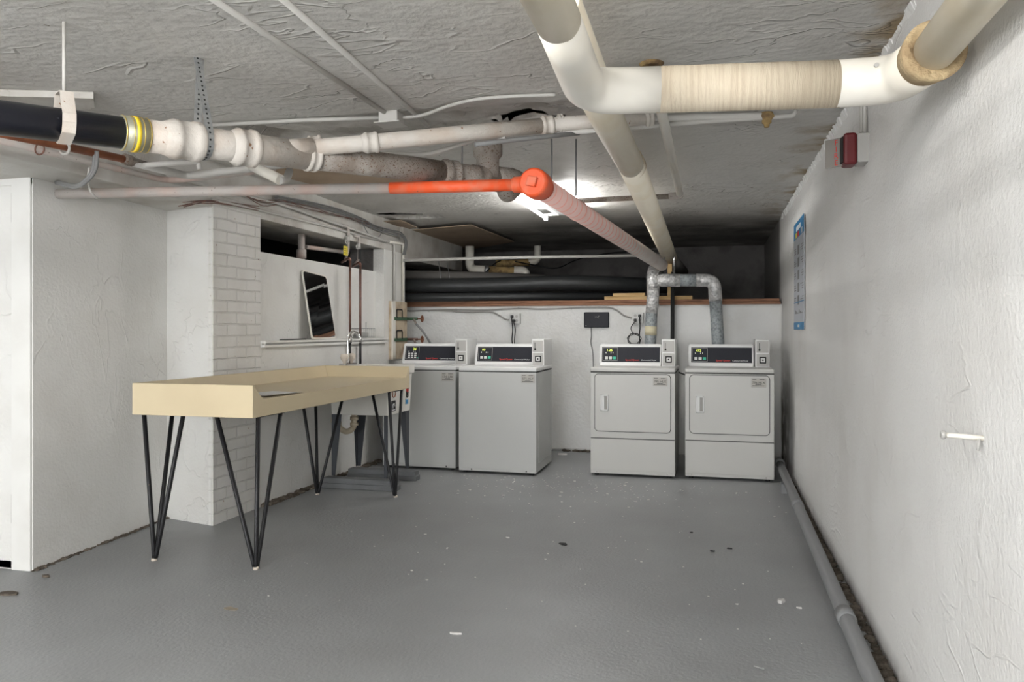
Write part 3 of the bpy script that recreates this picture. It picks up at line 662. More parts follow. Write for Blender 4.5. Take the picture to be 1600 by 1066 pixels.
tag(MB().tube(spline([at(760, 424, 9.0), at(785, 407, 9.6), at(838, 415, 9.4), at(870, 419, 9.4), at(905, 405, 9.6), at(960, 395, 9.7), at(1030, 392, 9.8)]), .008, 6).build('loose_cable', m_blk), 'black cable looping under the ceiling in the crawl space', 'cable')
for i, (x, y0, y1) in enumerate(((688, 405, 445), (701, 407, 437))):
    tag(MB().tube([at(x - 3, y0, 8.45), at(x + 2, y1, 8.35)], .010 if i == 0 else .006, 6, flat=(1, .4)).build('hanging_strap', m_steel),
        'perforated strap hanging from crawl space beam, ' + ('wider left one' if i == 0 else 'narrower right one'), 'strap')

# ---------------------------------------------------------------- big insulated pipes
zP = 1.955
t = thing('insulated_pipe', 'large cream insulated pipe with white elbows crossing the room near the ceiling', 'pipe', (.05, 2.36, zP))
cL = Vector((-.381, 2.30, zP)); cR = Vector((.50, 2.43, zP + .0)); u = (cR - cL).normalized()
xN = -.36
MB().tube([(-.330, .2, zP), (-.344, 1.76, zP)], .0525, 32).build('near_run', m_cream, t)
_e = fillet([(-.344, 1.755, zP), Vector((-.366, 2.30, zP)), cL + u * .23], .10, 10)
MB().tube([_e[0], Vector(_e[0]).lerp(_e[1], .4), *_e[1:]], [.0525, .056] + [min(.0665, .060 + .0008 * k) for k in range(len(_e) - 1)], 32).build('left_elbow', m_pvc, t)
MB().tube([cL + u * .22, cL + u * .74], .0665, 32).build('canvas_run', m_canvas, t)
re = fillet([cL + u * .73, Vector((.50, 2.41, zP)), Vector((.535, 2.24, zP))], .13, 10)
MB().tube(re, .0665, 32).build('right_elbow', m_pvc, t)
dR = Vector((.10, -1, 0)).normalized(); q0 = Vector((.533, 2.255, zP))
MB().lathe(q0, dR, [(0, .067), (.06, .076), (.08, .077), (.081, .07), (.083, .046), (.03, .045)], 32).build('foam_collar', m_foam, t)
MB().tube([Vector((.541, 2.20, zP)), Vector((.552, .4, zP + .01))], .052, 32).build('right_run', m_cream, t)
for k, (x, z) in enumerate(((.425, .02),)):
    MB().lathe((x + .01, 2.365 - .02, zP + .025), (0, -1, 0), [(0, .006), (.008, .006)], 10).build('rivet', m_coin, t)
# long pipe running to the back
t = thing('insulated_pipe', 'long cream insulated pipe running straight back to the crawl space', 'pipe', at(985, 240, 4.2))
pA = at(866, 0, 2.18); p1 = at(946, 180, 3.33); p2 = at(1047, 404, 8.0)
pe = at(1066, 425, 9.3)
MB().tube([pA, p1, at(986, 258, 4.35)], .071, 32).build('near_run', m_cream, t)
MB().tube([at(985.5, 256, 4.33), p2], .073, 32).build('far_run', m_cream, t)
MB().tube([p2, pe], .07, 24).build('end_run', m_gwrap, t)
b = MB()
for k in range(3):
    q = at(983 + k * 3, 250 + k * 5, 4.28 + .06 * k); b.ring(q, (p2 - p1), .0725, .0025, 32, 6)
b.build('wrap_seam', m_canvas, t)

# white branch pipe with a grey cross run
t = thing('water_pipe', 'slim white pipe along ceiling turning left into a grey cross pipe by the light', 'pipe', at(1050, 240, 4.6))
q = [az(1018, 112, CZ - .02), az(1020, 118, 2.22), az(1035, 180, 2.205), az(1062, 303, 2.20)]
MB().tube(fillet(q, .05), .0235, 18).build('white_run', m_pvc, t)
e0 = az(1062, 306, 2.20); e1 = az(900, 314, 2.20)
b = MB(); b.tube(fillet([q[-1], e0, e0.lerp(e1, .1)], .05), .027, 18); b.build('elbow', m_grayp, t)
MB().tube([e0.lerp(e1, .07), e1], .019, 16).build('grey_run', m_rust, t)  # darker rust grey stands in for its backlit silhouette
MB().lathe(az(1018, 104, CZ - .03), (0, 0, 1), [(0, .04), (.01, .05), (.05, .05)], 24).build('ceiling_collar', m_corr, t)

# ---------------------------------------------------------------- main waste line (black plastic into cast iron)
def hp(px):                                  # point on the straight line of the main drain
    k = px / 800.0; d = 1 / (.385 * (1 - k) + .235 * k); yy = 184 + (283 - 184) * k
    return at(px, yy, d)
R0 = .058
ddir = (hp(800) - hp(0)).normalized()
p0 = hp(0) - ddir * .9
t = thing('drain_pipe', 'big drain line, black plastic at left joined to white cast iron', 'pipe', hp(250))
MB().tube([p0, hp(192)], R0, 32).build('black_section', m_abs, t)
a, b_ = hp(189), hp(229); L_ = (b_ - a).length
cp = MB().lathe(a, ddir, [(0, R0 + .002), (.0, R0 + .006), (L_, R0 + .006), (L_, R0 + .002)], 32).build('band_coupling', m_brass, t)
b = MB()
for k in (.03, .32, .72, .97): b.ring(a.lerp(b_, k), ddir, R0 + .006, .0018, 32, 6)
b.build('clamp_band', m_gold, cp)
MB().lathe(a.lerp(b_, .42), ddir, [(0, R0 + .0055), (0, R0 + .0085), (L_ * .16, R0 + .0085), (L_ * .16, R0 + .0055)], 32).build('yellow_stripe', m_yel, cp)
RI = .061
MB().tube([b_, hp(480)], RI, 32).build('white_iron_section', m_iron, t)
def hub(px, w=.055, r=RI, m=m_iron, big=.016, par=t, base=None, axis=None, name='hub'):
    c = base if base is not None else hp(px); ax_ = axis if axis is not None else ddir
    return MB().lathe(c - ax_ * w, ax_, [(0, r), (w * .3, r + big * .5), (w * .5, r + big), (w * .75, r + big), (w * .8, r + big * .75), (w * 1.5, r + big * .75), (w * 1.55, r + big), (w * 1.9, r + big), (w * 2.0, r + big * .6), (w * 2.02, r)], 32).build(name, m, par)
hub(284, .075); hub(379, .055); 
MB().tube([hp(478), hp(705)], .058, 32).build('rusty_section', m_rust, t)
hub(484, .03, .058, m_iron, .010); hub(700, .05, .058, m_rust, .010); hub(745, .06, .054, m_rust, .006)
MB().tube([hp(700), hp(790)], .056, 32).build('tee_body', m_rust, t)
up = hp(762); MB().lathe(up, (0, 0, 1), [(0, .06), (.10, .06), (.112, .072), (.125, .078), (.175, .078), (.18, .07)], 32).build('upturned_hub', m_rust, t)
MB().lathe(hp(772), ddir, [(0, .055), (.03, .068), (.12, .070), (.18, .06), (.21, .035)], 32).build('end_trap', m_rust, t)
MB().tube(spline([hp(786), hp(790) + Vector((0, .02, -.07)), hp(800) + Vector((0, .06, -.03))]), .045, 20).build('drooping_elbow', m_rust, t)
# wye branch
dB = 3.42
w0 = hp(425); w1 = at(488, 231, dB - .05)
MB().tube([w0, w1], [.045, .043], 24).build('wye_arm', m_iron, t)
def bp(px, py): return at(px, py, dB + min(.30, max(0, px - 640) * .00125))
t = thing('drain_pipe', 'slender white branch pipe leaving the big drain toward the centre', 'pipe', bp(700, 205))
pts = [w1, bp(578, 223), bp(700, 211), bp(852, 196)]
MB().tube(pts, .036, 24).build('pipe_run', m_iron, t)
dd = (bp(700, 211) - w1).normalized()
for px, py, ww, bg in ((491, 231, .036, .017), (578, 223, .036, .010), (853, 196, .032, .010), (875, 194, .012, .012)):
    hub(0, ww, .036, m_iron, bg, t, bp(px, py), dd, 'hub')
MB().tube([bp(852, 196), bp(925, 190), bp(1012, 186)], .034, 24).build('far_run', m_iron, t)
hub(0, .02, .034, m_iron, .008, t, bp(1012, 186), dd, 'hub')
MB().tube(spline([bp(1010, 186), bp(1110, 183), bp(1200, 181)]), .017, 12).build('thin_run', m_cond, t)
MB().lathe(bp(1198, 176), (0, 0, -1), [(0, .028), (.02, .036), (.035, .022), (.05, .022), (.055, .014), (.07, .012)], 16).build('corroded_valve', m_corr, t)
simple_pipe('conduit', 'thin white conduit under branch pipe ending in an upturned elbow at right', [bp(870, 209), bp(960, 202), bp(1100, 190), bp(1240, 181), bp(1244, 172)], .0115, m_cond, .03)
simple_pipe('conduit', 'dark conduit running just below the white branch pipe to its vent hub', [bp(742, 226), bp(800, 219), bp(905, 208)], .011, m_gryc)
simple_pipe('cable', 'white cable curving beneath the branch pipe toward the rusty upturned hub', spline([at(590, 240, 3.8), at(660, 241, 3.75), at(700, 232, 3.7), at(740, 220, 3.65), at(790, 214, 3.6)]), .010, m_cond, .01, 8)

# hangers
t = thing('pipe_hanger', 'white flat strap on a rod holding up the black pipe', 'hanger', hp(100) - Vector((0, 0, R0)))
c = hp(100); top = Vector((c.x, c.y, CZ - .01)); side = ddir
b = MB(); pr = []
zdir = Vector((0, 0, 1)); out = ddir.cross(zdir).normalized()
if (out.dot(-c)) < 0: out = -out
prof = [c + zdir * .115 - out * .0, c + zdir * .112 + out * .03, c + zdir * .03 + out * (R0 + .008), c + out * (R0 + .008), c - zdir * .035 + out * (R0 * .85 + .008), c - zdir * (R0 + .006), c - zdir * .03 - out * (R0 * .87 + .006), c - out * (R0 + .006), c + zdir * .112 - out * .03, c + zdir * .115]
for i in range(len(prof) - 1):
    a0, a1 = prof[i], prof[i + 1]
    n_ = (a1 - a0).normalized().cross(ddir).normalized() * .002
    vs = []
    for P_ in (a0, a1):
        for s1 in (-1, 1):
            for s2 in (-1, 1): vs.append(b.bm.verts.new(P_ + ddir * .0215 * s1 + n_ * s2))
    for fq in ((0, 1, 3, 2), (4, 6, 7, 5), (0, 4, 5, 1), (2, 3, 7, 6), (0, 2, 6, 4), (1, 5, 7, 3)): b.bm.faces.new([vs[k] for k in fq])
b.build('strap', m_iron, t)
MB().tube([c + zdir * .10, top], .006, 10).build('rod', m_cond, t)
MB().lathe(c + zdir * .108, (0, 0, 1), [(0, .011), (.008, .011)], 6).build('nut', m_cond, t)
def perf(name, label, c, r, px_off, topp, n=30):
    t = thing(name, label, 'hanger', c - Vector((0, 0, r)))
    pts = [topp, c + out * r * 1.0 + zdir * .02]
    for k in range(1, 12): 
        a = k / 12 * PI; pts.append(c + out * math.cos(a) * (r + .003) * 1.0 - zdir * math.sin(a) * (r + .003))
    pts += [c - out * r + zdir * .02, topp + Vector((.0, .02, 0))]
    b = MB(); 
    for i in range(len(pts) - 1):
        a0, a1 = pts[i], pts[i + 1]; n_ = (a1 - a0).normalized().cross(ddir).normalized() * .001; vs = []
        for P_ in (a0, a1):
            for s1 in (-1, 1):
                for s2 in (-1, 1): vs.append(b.bm.verts.new(P_ + ddir * .015 * s1 + n_ * s2))
        for fq in ((0, 1, 3, 2), (4, 6, 7, 5), (0, 4, 5, 1), (2, 3, 7, 6), (0, 2, 6, 4), (1, 5, 7, 3)): b.bm.faces.new([vs[k] for k in fq])
    b.build('strap', m_steel, t)
    h_ = MB(); fine = []
    for i in range(len(pts) - 1):
        L2 = (pts[i + 1] - pts[i]).length; m_ = max(1, int(L2 / .019))
        for k in range(m_): fine.append((pts[i].lerp(pts[i + 1], (k + .5) / m_), (pts[i + 1] - pts[i]).normalized().cross(ddir).normalized()))
    for p_, n_ in fine: h_.lathe(p_ - n_ * .0018, n_, [(0, .0042), (.0036, .0042)], 8)
    h_.build('strap_holes', m_gap, t)
perf('pipe_hanger', 'perforated steel strap hanging from ceiling and looped under the white iron pipe', hp(318), RI + .003, 0, az(308, 88, CZ - .01))
for px, yb, lab in ((722, 281, 'thin rod hanging left of the rusty upturned hub'), (862, 286, 'thin rod hanging from ceiling above the orange elbow'), (900, 312, 'thin rod hanging from ceiling right of the orange elbow')):
    k = az(px, 228 if px > 800 else 235, 2.3)
    q = at(px + 1, yb - 6, k.dot(Vector((-RY, RX, 0))))
    tag(MB().tube([Vector((k.x, k.y, CZ)), Vector((k.x, k.y, q.z))], .005, 8).build('hanger_rod', m_gryc), lab, 'rod')

# ---------------------------------------------------------------- orange pipe
t = thing('sprayed_pipe', 'thin old grey pipe from the left wall, sprayed orange before the big elbow', 'pipe', at(400, 298, 4.0))
o0 = at(88, 303, 4.22); o1 = at(610, 294, 3.85); o2 = at(812, 289, 3.72)
MB().tube([o0 - (o1 - o0).normalized() * .12, o1], .0265, 20).build('grey_section', m_grayp, t)
MB().tube([o1, o2], .029, 20).build('orange_section', m_oran, t)
e = at(838, 288, 3.70); far = at(1034, 414, 7.2); dp = (far - e).normalized()
MB().lathe(at(800, 289, 3.73), (o2 - o1), [(0, .03), (.01, .037), (.05, .04), (.09, .05)], 24).build('orange_socket', m_oran, t)
el = MB(); el.lathe(e - dp * .06, dp, [(0, .058), (.01, .068), (.03, .070), (.10, .070), (.12, .062), (.15, .060)], 32); elb = el.build('orange_elbow', m_oran, t)
pm = Matrix.Translation(e - dp * .06) @ dp.to_track_quat('Z', 'Y').to_matrix().to_4x4()
MB().box(-.024, .024, -.024, .024, -.022, .004, .005, M=pm @ Matrix.Rotation(.25, 4, 'Z')).build('square_plug', m_oran, elb)
sp = bpy.data.objects.new('spiral_wrap', None)
# wrapped run: built along its own z so the sprayed spiral follows it
L2 = (far - e).length
b = MB(); b.tube([(0, 0, .06), (0, 0, L2)], .056, 32); b.ring((0, 0, .75), (0, 0, 1), .056, .004, 32, 6)
me = bpy.data.meshes.new('spiral_wrap'); b.bm.to_mesh(me); b.bm.free(); me.materials.append(m_spiral); bpy.data.objects.remove(sp)
sp = bpy.data.objects.new('spiral_wrap', me); C.objects.link(sp); sp.parent = t
sp.matrix_parent_inverse = Matrix.Identity(4); sp.location = e - t.location; sp.rotation_euler = dp.to_track_quat('Z', 'Y').to_euler()

# ---------------------------------------------------------------- ceiling conduits and junction box
simple_pipe('conduit', 'long white conduit on ceiling, the left of two leading to the junction box', [az(200, -90, 2.318), az(604, 177, 2.318)], .0125, m_cond)
simple_pipe('conduit', 'long conduit on ceiling, the right of two passing the junction box', [az(340, -90, 2.318), az(640, 170, 2.318), az(668, 196, 2.32)], .0125, m_cond)
c = az(612, 184, 2.30); t = thing('junction_box', 'small painted junction box on ceiling where conduits meet', 'junction box', (c.x, c.y, 2.27)); WORLD[0] = False
MB().box(-.05, .05, -.05, .05, 0, .055, .006).build('box_body', m_cond, t); MB().box(-.07, .065, -.06, .06, -.006, 0, .002).build('cover', m_cond, t); WORLD[0] = True
simple_pipe('conduit', 'thin conduit running left from junction box along the ceiling edge', [az(596, 184, 2.31), az(470, 188, 2.31), az(325, 196, 2.31)], .010, m_cond)
simple_pipe('conduit', 'curved cable conduit running right from the junction box over the ceiling step', spline([az(628, 184, 2.305), az(660, 180, 2.305), az(700, 166, 2.305), az(740, 156, 2.31), az(790, 151, 2.31), az(868, 148, 2.31)]), .0085, m_cond, .01, 10)
# loose ceiling boards
def cboard(label, P, zt, m=m_tan, name='ceiling_board'):
    b = MB(); lo = [az(x, y, z) for x, y, z in P]; b.bm.faces.new([b.bm.verts.new(p) for p in lo]); 
    r = bmesh.ops.extrude_face_region(b.bm, geom=b.bm.faces[:]); 
    for v in [g for g in r['geom'] if isinstance(g, bmesh.types.BMVert)]: v.co.z += zt
    return tag(b.build(name, m), label, 'board')
cboard('larger tan board sagging from the ceiling beside the crawl space beam', [(618, 362, 2.30), (736, 352, 2.30), (803, 378, 2.30), (730, 391, 2.30), (660, 374, 2.30)], .008)
cboard('smaller tan board patching the ceiling left of the larger one', [(583, 347, 2.31), (627, 345, 2.30), (652, 356, 2.30), (618, 362, 2.305)], .008)
cboard('tan board on the ceiling above the rusty drain section', [(385, 262, 2.31), (520, 262, 2.31), (660, 284, 2.31), (500, 292, 2.31)], .008)
cboard('small white board on the ceiling behind the black pipe hanger', [(-80, 148, 2.29), (146, 154, 2.29), (148, 171, 2.29), (-80, 176, 2.29)], .03, m_beam)

# ---------------------------------------------------------------- pipes and wiring along the left beam
zB = 2.16
simple_pipe('copper_pipe', 'brown copper pipe running under the black drain pipe at upper left', [ax(-60, 195, -2.85), ax(195, 249, -2.85)], .019, m_copper)
tag(MB().lathe(ax(192, 248, -2.85), (0, 1, 0), [(0, .022), (.01, .028), (.06, .028), (.065, .022), (.16, .020)], 16).build('pipe_coupling', m_rust), 'dark brown coupling where the copper pipe meets the white one', 'pipe fitting')
simple_pipe('water_pipe', 'white pipe from dark coupling turning right beneath the iron drain pipe', [ax(205, 253, -2.85), ax(292, 275, -2.85), at(325, 271, 4.3), at(470, 254, 4.3)], .021, m_cond, .06)
simple_pipe('water_pipe', 'slim white pipe elbowing above the larger one under the drain hub', [ax(225, 258, -2.8), at(310, 253, 4.2), at(312, 265, 4.2)], .013, m_cond, .03)
simple_pipe('conduit', 'grey conduit lying on the beam below the copper pipe at upper left', [ax(-60, 205, -3.09), ax(200, 268, -3.09), ax(262, 283, -3.09), at(330, 276, 4.6), at(430, 264, 4.6)], .017, m_grayp, .1)
simple_pipe('water_pipe', 'stubby angled white pipe below the iron wye fitting', [at(392, 258, 4.0), at(438, 281, 3.9)], .027, m_pvc)
tag(MB().tube(fillet([at(437, 282, 3.9), at(448, 280, 3.95), at(452, 268, 4.1)], .03), .02, 12).build('pipe_fitting', m_cond), 'small grey elbow at the lower end of the angled white pipe', 'pipe fitting')
for i, off in enumerate((0, 4)):
    tag(MB().tube(spline([at(148 + off, 236, 3.7), at(146 + off, 262, 3.72), at(135 + off, 280, 3.72), at(118, 290 + off * .6, 3.8), at(88, 284 + off * .5, 4.15)]), .009, 8).build('flexible_cable', m_gryc),
        'armoured grey cable looping from copper pipe into the wall hole, ' + ('outer loop' if i else 'inner loop'), 'cable')
tag(MB().tube(spline([at(139, 262, 3.8), at(138, 285, 3.8), at(142, 300, 3.8), at(152, 310, 3.85)]), .0055, 8).build('hanging_wire', m_cond), 'thin white wire dangling across the grey pipe near the wall', 'wire')
tag(MB().ring(ax(62, 233, -3.02), (0, 1, 0), .026, .004, 20, 6).build('wire_ring', m_copv), 'small brown pipe ring hanging under conduit at far left', 'ring')
tag(MB().ring(ax(101, 232, -2.85), (0, 1, 0), .026, .006, 20, 6).build('wire_ring', m_cond), 'white clip ring round the copper pipe below the black pipe', 'ring')
simple_pipe('conduit', 'upper thin conduit following the beam and turning down by the rusty plate', [ax(262, 275, -3.105), ax(444, 321, -3.105), ax(616, 381, -3.07), ax(616, 470, -3.07)], .012, m_cond, .03)
simple_pipe('conduit', 'lower thin conduit along beam lip above the dark opening', [ax(330, 311, -3.075), ax(500, 351, -3.075), ax(604, 379, -3.075)], .009, m_cond, .03)
simple_pipe('conduit', 'white conduit dropping down the corner edge beside the crawl space', [ax(608, 378, -3.07), ax(630, 381, -3.07), ax(630, 470, -3.07)], .013, m_pvc, .03)
for off, lab in ((0, 'upper'), (3, 'middle'), (6, 'lower')):
    tag(MB().tube(spline([ax(430, 306 + off, -3.10), ax(485, 316 + off, -3.10), ax(530, 327 + off, -3.1), ax(565, 341 + off, -3.1), ax(585, 352 + off, -3.1), ax(612, 360 + off, -3.07), ax(627, 364 + off, -3.06), ax(636 - off * .4, 378, -3.05), ax(633 - off * .6, 398, -3.05)]), .0065, 8).build('wall_cable', m_gryc),
        lab + ' grey cable of the bundle bending along beam to the corner', 'cable')
m_tangle = mat('old_brown_wire', (.30, .24, .19), .7)
def tangle(pts, n, seed, label):
    rnd = random.Random(seed); b = MB()
    for k in range(n):
        q = [Vector(p) + Vector((.012 * rnd.random(), rnd.uniform(-.03, .03), rnd.uniform(-.02, .02))) for p in pts]; b.tube(spline(q, 5), .0028, 5)
    tag(b.build('wire_tangle', m_copv), label, 'wire', kind='stuff')
tangle([ax(280, 318, -3.08), ax(330, 316, -3.08), ax(400, 326, -3.08)], 5, 2, 'tangle of rusty wires along top of brick pillar')
tangle([ax(x, y, -3.1) for x, y in ((380, 303), (410, 318), (440, 316), (480, 326), (520, 338), (560, 345), (575, 350))], 3, 3, 'loose brown wires stapled along the beam over the opening')
tag(MB().tube(spline([ax(565, 347, -3.09), ax(578, 368, -3.09), ax(592, 370, -3.09), ax(598, 357, -3.09)]), .004, 6).build('hanging_wire', m_gryc), 'short loop of wire sagging from the beam above the valves', 'wire')

# ---------------------------------------------------------------- niche: valves, copper risers, mirror
for i, (px, ptop, dx) in enumerate(((547, 405, 0), (563, 412, 1))):
    X = -3.05; t = thing('copper_riser', ('left' if i == 0 else 'right') + ' copper pipe rising up the niche wall behind the faucet', 'pipe', ax(px, 565, X))
    MB().tube([ax(px, ptop, X), ax(px, 527, X)], .0105, 12).build('upper_run', m_copv, t)
    MB().tube([ax(px, 533, X), ax(px, 569, X)], .0105, 12).build('lower_run', m_blk, t)
    MB().tube([ax(px, 525, X), ax(px, 536, X)], .016, 12).build('joint', m_chrome, t)
    MB().tube(fillet([ax(px, ptop + 3, X), ax(px - 1, ptop - 2, X), ax(px - 13, ptop + 5, -3.16)], .02), .011, 12).build('elbow', m_copv, t)
    b = [ax(534 + i * 17, 352 + i * 16, -3.09), ax(544.5 + i * 17, 354 + i * 16, -3.06), ax(544 + i * 16, 392 + i * 14, -3.09), ax(539 + i * 14, 408 + i * 6, -3.16)]
    t = thing('supply_pipe', ('left' if i == 0 else 'right') + ' grey supply pipe with valve dropping from beam into the niche', 'pipe', b[2])
    MB().tube(fillet(b, .02), .012, 12).build('pipe_run', m_grayp, t)
    MB().lathe(ax(543 + i * 17, 378 + i * 11, -3.065), (0, 0, 1), [(0, .014), (.008, .02), (.04, .02), (.048, .014)], 12).build('valve_body', m_coin, t)
    MB().ring(ax(541 + i * 17, 378 + i * 8, -3.03), (1, 0, .2), .018, .004, 16, 6).build('handwheel', m_cond, t)
tp = ax(540, 391, -3.025); t = thing('valve_tag', 'yellow tag hanging from the left valve over the opening', 'tag', tp)
MB().box(tp.x - .002, tp.x + .002, tp.y - .038, tp.y + .038, tp.z - .045, tp.z + .035, .001).build('tag_plate', m_tag, t)
b = MB()
for k in range(3): b.box(tp.x + .002, tp.x + .003, tp.y - .026, tp.y + .026 - .01 * k, tp.z - .026 + .018 * k, tp.z - .021 + .018 * k)
b.build('tag_lettering', m_copv, t)
tp = ax(562, 395, -3.03); tag(MB().box(tp.x - .003, tp.x + .003, tp.y - .026, tp.y + .026, tp.z - .06, tp.z + .03, .001).build('valve_tag', m_gap), 'black tag hanging from the right valve over the opening', 'tag')
t = thing('vent_pipe', 'grey pipe stub standing in the dark opening with a side run', 'pipe', ax(471, 400, -3.28))
MB().tube([ax(471, 420, -3.28), ax(471, 362, -3.28)], .028, 16).build('standpipe', m_grayp, t)
MB().lathe(ax(471, 404, -3.28), (0, 0, 1), [(0, .04), (.07, .04), (.075, .03)], 16).build('collar', m_grayp, t)
MB().tube([ax(478, 386, -3.28), ax(537, 394, -3.28)], .018, 12).build('side_run', m_grayp, t)
# mirror leaning on the partition
ms = [Vector((-3.085, 5.60, 1.172)), Vector((-3.085, 6.0, 1.172)), Vector((-3.168, 5.985, 1.70)), Vector((-3.168, 5.585, 1.725))]
def leaning(name, label, ms, th, fr, mface):
    t = thing(name, label, 'mirror', (ms[0] + ms[1]) / 2); n_ = (ms[1] - ms[0]).cross(ms[3] - ms[0]).normalized()
    if n_.x < 0: n_ = -n_
    cen = sum(ms, Vector()) / 4
    def rnd_poly(S, k):
        P = [cen + (p - cen) * k for p in ms]; return fillet([P[0].lerp(P[1], .5)] + P[1:] + [P[0], P[0].lerp(P[1], .5)], S, 4)[:-1]
    for nm, k, o0, o1, m in (('frame', 1.0, 0, .010, m_rustpl if fr else m_pvc), ('glass', .955, .0105, .0125, mface)):
        P = rnd_poly(.03, k); b = MB(); A = [b.bm.verts.new(p + n_ * o0) for p in P]; B = [b.bm.verts.new(p + n_ * o1) for p in P]
        b.bm.faces.new(A); b.bm.faces.new(B[::-1])
        for i in range(len(P)): b.bm.faces.new([A[i], A[(i + 1) % len(P)], B[(i + 1) % len(P)], B[i]])
        b.build(nm, m, t)
leaning('mirror', 'rounded mirror leaning on the niche sill against white partition', ms, .01, False, m_mirror)
t = thing('wire_rack', 'small grey wire soap rack standing at right end of the niche sill', 'rack', (-3.12, 6.62, 1.17)); WORLD[0] = False
b = MB()
for z in (.01, .09): b.tube([(-.045, -.16, z), (.045, -.16, z), (.045, .16, z), (-.045, .16, z), (-.045, -.16, z)], .003, 6)
for k in range(9):
    yy = -.16 + .04 * k; b.tube([(.045, yy, .09), (.045, yy, .01), (-.045, yy, .01)], .002, 6)
for s in (-.16, .16): b.tube([(-.045, s, 0), (-.045, s, .15)], .003, 6)
b.build('wire_basket', m_steel, t); MB().box(-.03, .03, -.1, .06, .014, .055, .008).build('soap_tray', m_coin, t); WORLD[0] = True
tag(MB().box(-3.15, -3.10, 5.24, 5.55, 1.171, 1.178, .001).build('metal_strip', m_gap), 'thin dark flat strip lying on the sill left of mirror', 'strip')

# rusty plate with valves and washer hoses at the wall end
A_ = ax(610, 468, XL); t = thing('valve_board', 'rust stained cream board at wall end carrying the green pipe brackets', 'board', (XL + .01, 7.26, .94)); 
MB().box(XL, XL + .03, 7.13, 7.54, .955, 1.53, .004).build('backboard', m_rustpl, t)
MB().box(XL + .03, XL + .045, 7.13, 7.21, .955, 1.53, .003).build('edge_batten', m_pvc, t)
for z in (1.36, 1.15):
    MB().box(XL + .03, XL + .052, 7.17, 7.50, z - .016, z + .014, .003).build('bracket', m_verd, t)
    b = MB(); b.tube(fillet([(XL + .05, 7.22, z), (XL + .05, 7.22, z + .09), (XL + .05, 7.36, z + .09), (XL + .05, 7.36, z)], .02), .006, 8); b.build('loop', m_gap, t)
for i, (z, lab) in enumerate(((1.36, 'upper'), (1.15, 'lower'))):
    y = 7.50; t = thing('tap', lab + ' hose tap with pale wheel handle left above the first washer', 'tap', (XL + .1, y, z))
    MB().tube([(XL + .04, y, z), (XL + .16, y, z)], .013, 12).build('tap_body', m_copv if i else m_verd, t)
    MB().tube([(XL + .12, y, z), (XL + .15, y - .02, z - .05)], .012, 12).build('spout', m_rust, t)
    b = MB(); b.tube([(XL + .16, y, z), (XL + .21, y, z)], .006, 8); 
    for a in range(4): b.tube([(XL + .21, y, z), (XL + .21, y + .032 * math.cos(a * PI / 2 + .4), z + .032 * math.sin(a * PI / 2 + .4))], .006, 6)
    b.ring((XL + .21, y, z), (1, 0, 0), .032, .005, 20, 6); b.build('wheel_handle', m_copper, t)
tag(MB().tube(spline([(XL + .15, 7.48, 1.31), (XL + .24, 7.5, 1.20), (XL + .36, 7.45, 1.03), (XL + .42, 7.4, .90), (XL + .44, 7.4, .6)]), .011, 10).build('water_hose', m_gryc), 'grey washer hose slanting down from the upper tap', 'hose')
tag(MB().tube(spline([(XL + .15, 7.48, 1.10), (XL + .17, 7.5, 1.03), (XL + .23, 7.46, .97), (XL + .30, 7.4, .90), (XL + .32, 7.38, .6)]), .013, 10).build('water_hose', m_blk), 'black washer hose curling down from the lower tap', 'hose')

# ---------------------------------------------------------------- folding table
t = thing('folding_table', 'long cream laundry folding table with raised rim on black hairpin legs', 'table', (-2.6, 4.55, 0)); WORLD[0] = True
x0, x1, y0, y1 = -2.975, -2.255, 3.50, 5.605; zb, zs, zt = .80, .885, .967; tk = .018; sl_ = .05
b = MB()
outer = [(x0, y0), (x1, y0), (x1, y1), (x0, y1)]
B0 = [b.bm.verts.new((x, y, zb)) for x, y in outer]
# outer faces: near end, back, far end full height; front only to zs with sloped ends
nf = [b.bm.verts.new(v) for v in ((x0, y0, zt), (x1, y0, zt), (x1, y0 + .10, zs + .004), (x1, y1 - .07, zs + .004), (x1, y1, zt), (x0, y1, zt))]
b.bm.faces.new([B0[0], B0[1], nf[1], nf[0]])
b.bm.faces.new([B0[1], B0[2], nf[4], nf[3], nf[2], nf[1]])
b.bm.faces.new([B0[2], B0[3], nf[5], nf[4]]); b.bm.faces.new([B0[3], B0[0], nf[0], nf[5]])
b.bm.faces.new(B0[::-1])
it = [b.bm.verts.new(v) for v in ((x0 + tk, y0 + tk, zt), (x1 - tk * .2, y0 + tk, zt), (x1 - .004, y1 - tk, zt), (x0 + tk, y1 - tk, zt))]
ib = [b.bm.verts.new(v) for v in ((x0 + tk + sl_, y0 + tk + sl_, zs), (x1 - .012, y0 + .10, zs), (x1 - .012, y1 - .07, zs), (x0 + tk + sl_, y1 - tk - sl_, zs))]
b.bm.faces.new([nf[0], nf[1], it[1], it[0]]); b.bm.faces.new([nf[4], nf[5], it[3], it[2]]); b.bm.faces.new([nf[5], nf[0], it[0], it[3]])
b.bm.faces.new([it[0], it[1], ib[1], ib[0]]); b.bm.faces.new([it[2], it[3], ib[3], ib[2]]); b.bm.faces.new([it[3], it[0], ib[0], ib[3]])
b.bm.faces.new([nf[1], nf[2], ib[1], it[1]]); b.bm.faces.new([nf[3], nf[4], it[2], ib[2]]); b.bm.faces.new([nf[2], nf[3], ib[2], ib[1]])
b.bm.faces.new(ib)
top = b.build('tabletop', m_table, t)
bv = top.modifiers.new('bevel', 'BEVEL'); bv.width = .003; bv.segments = 2; bv.limit_method = 'ANGLE'
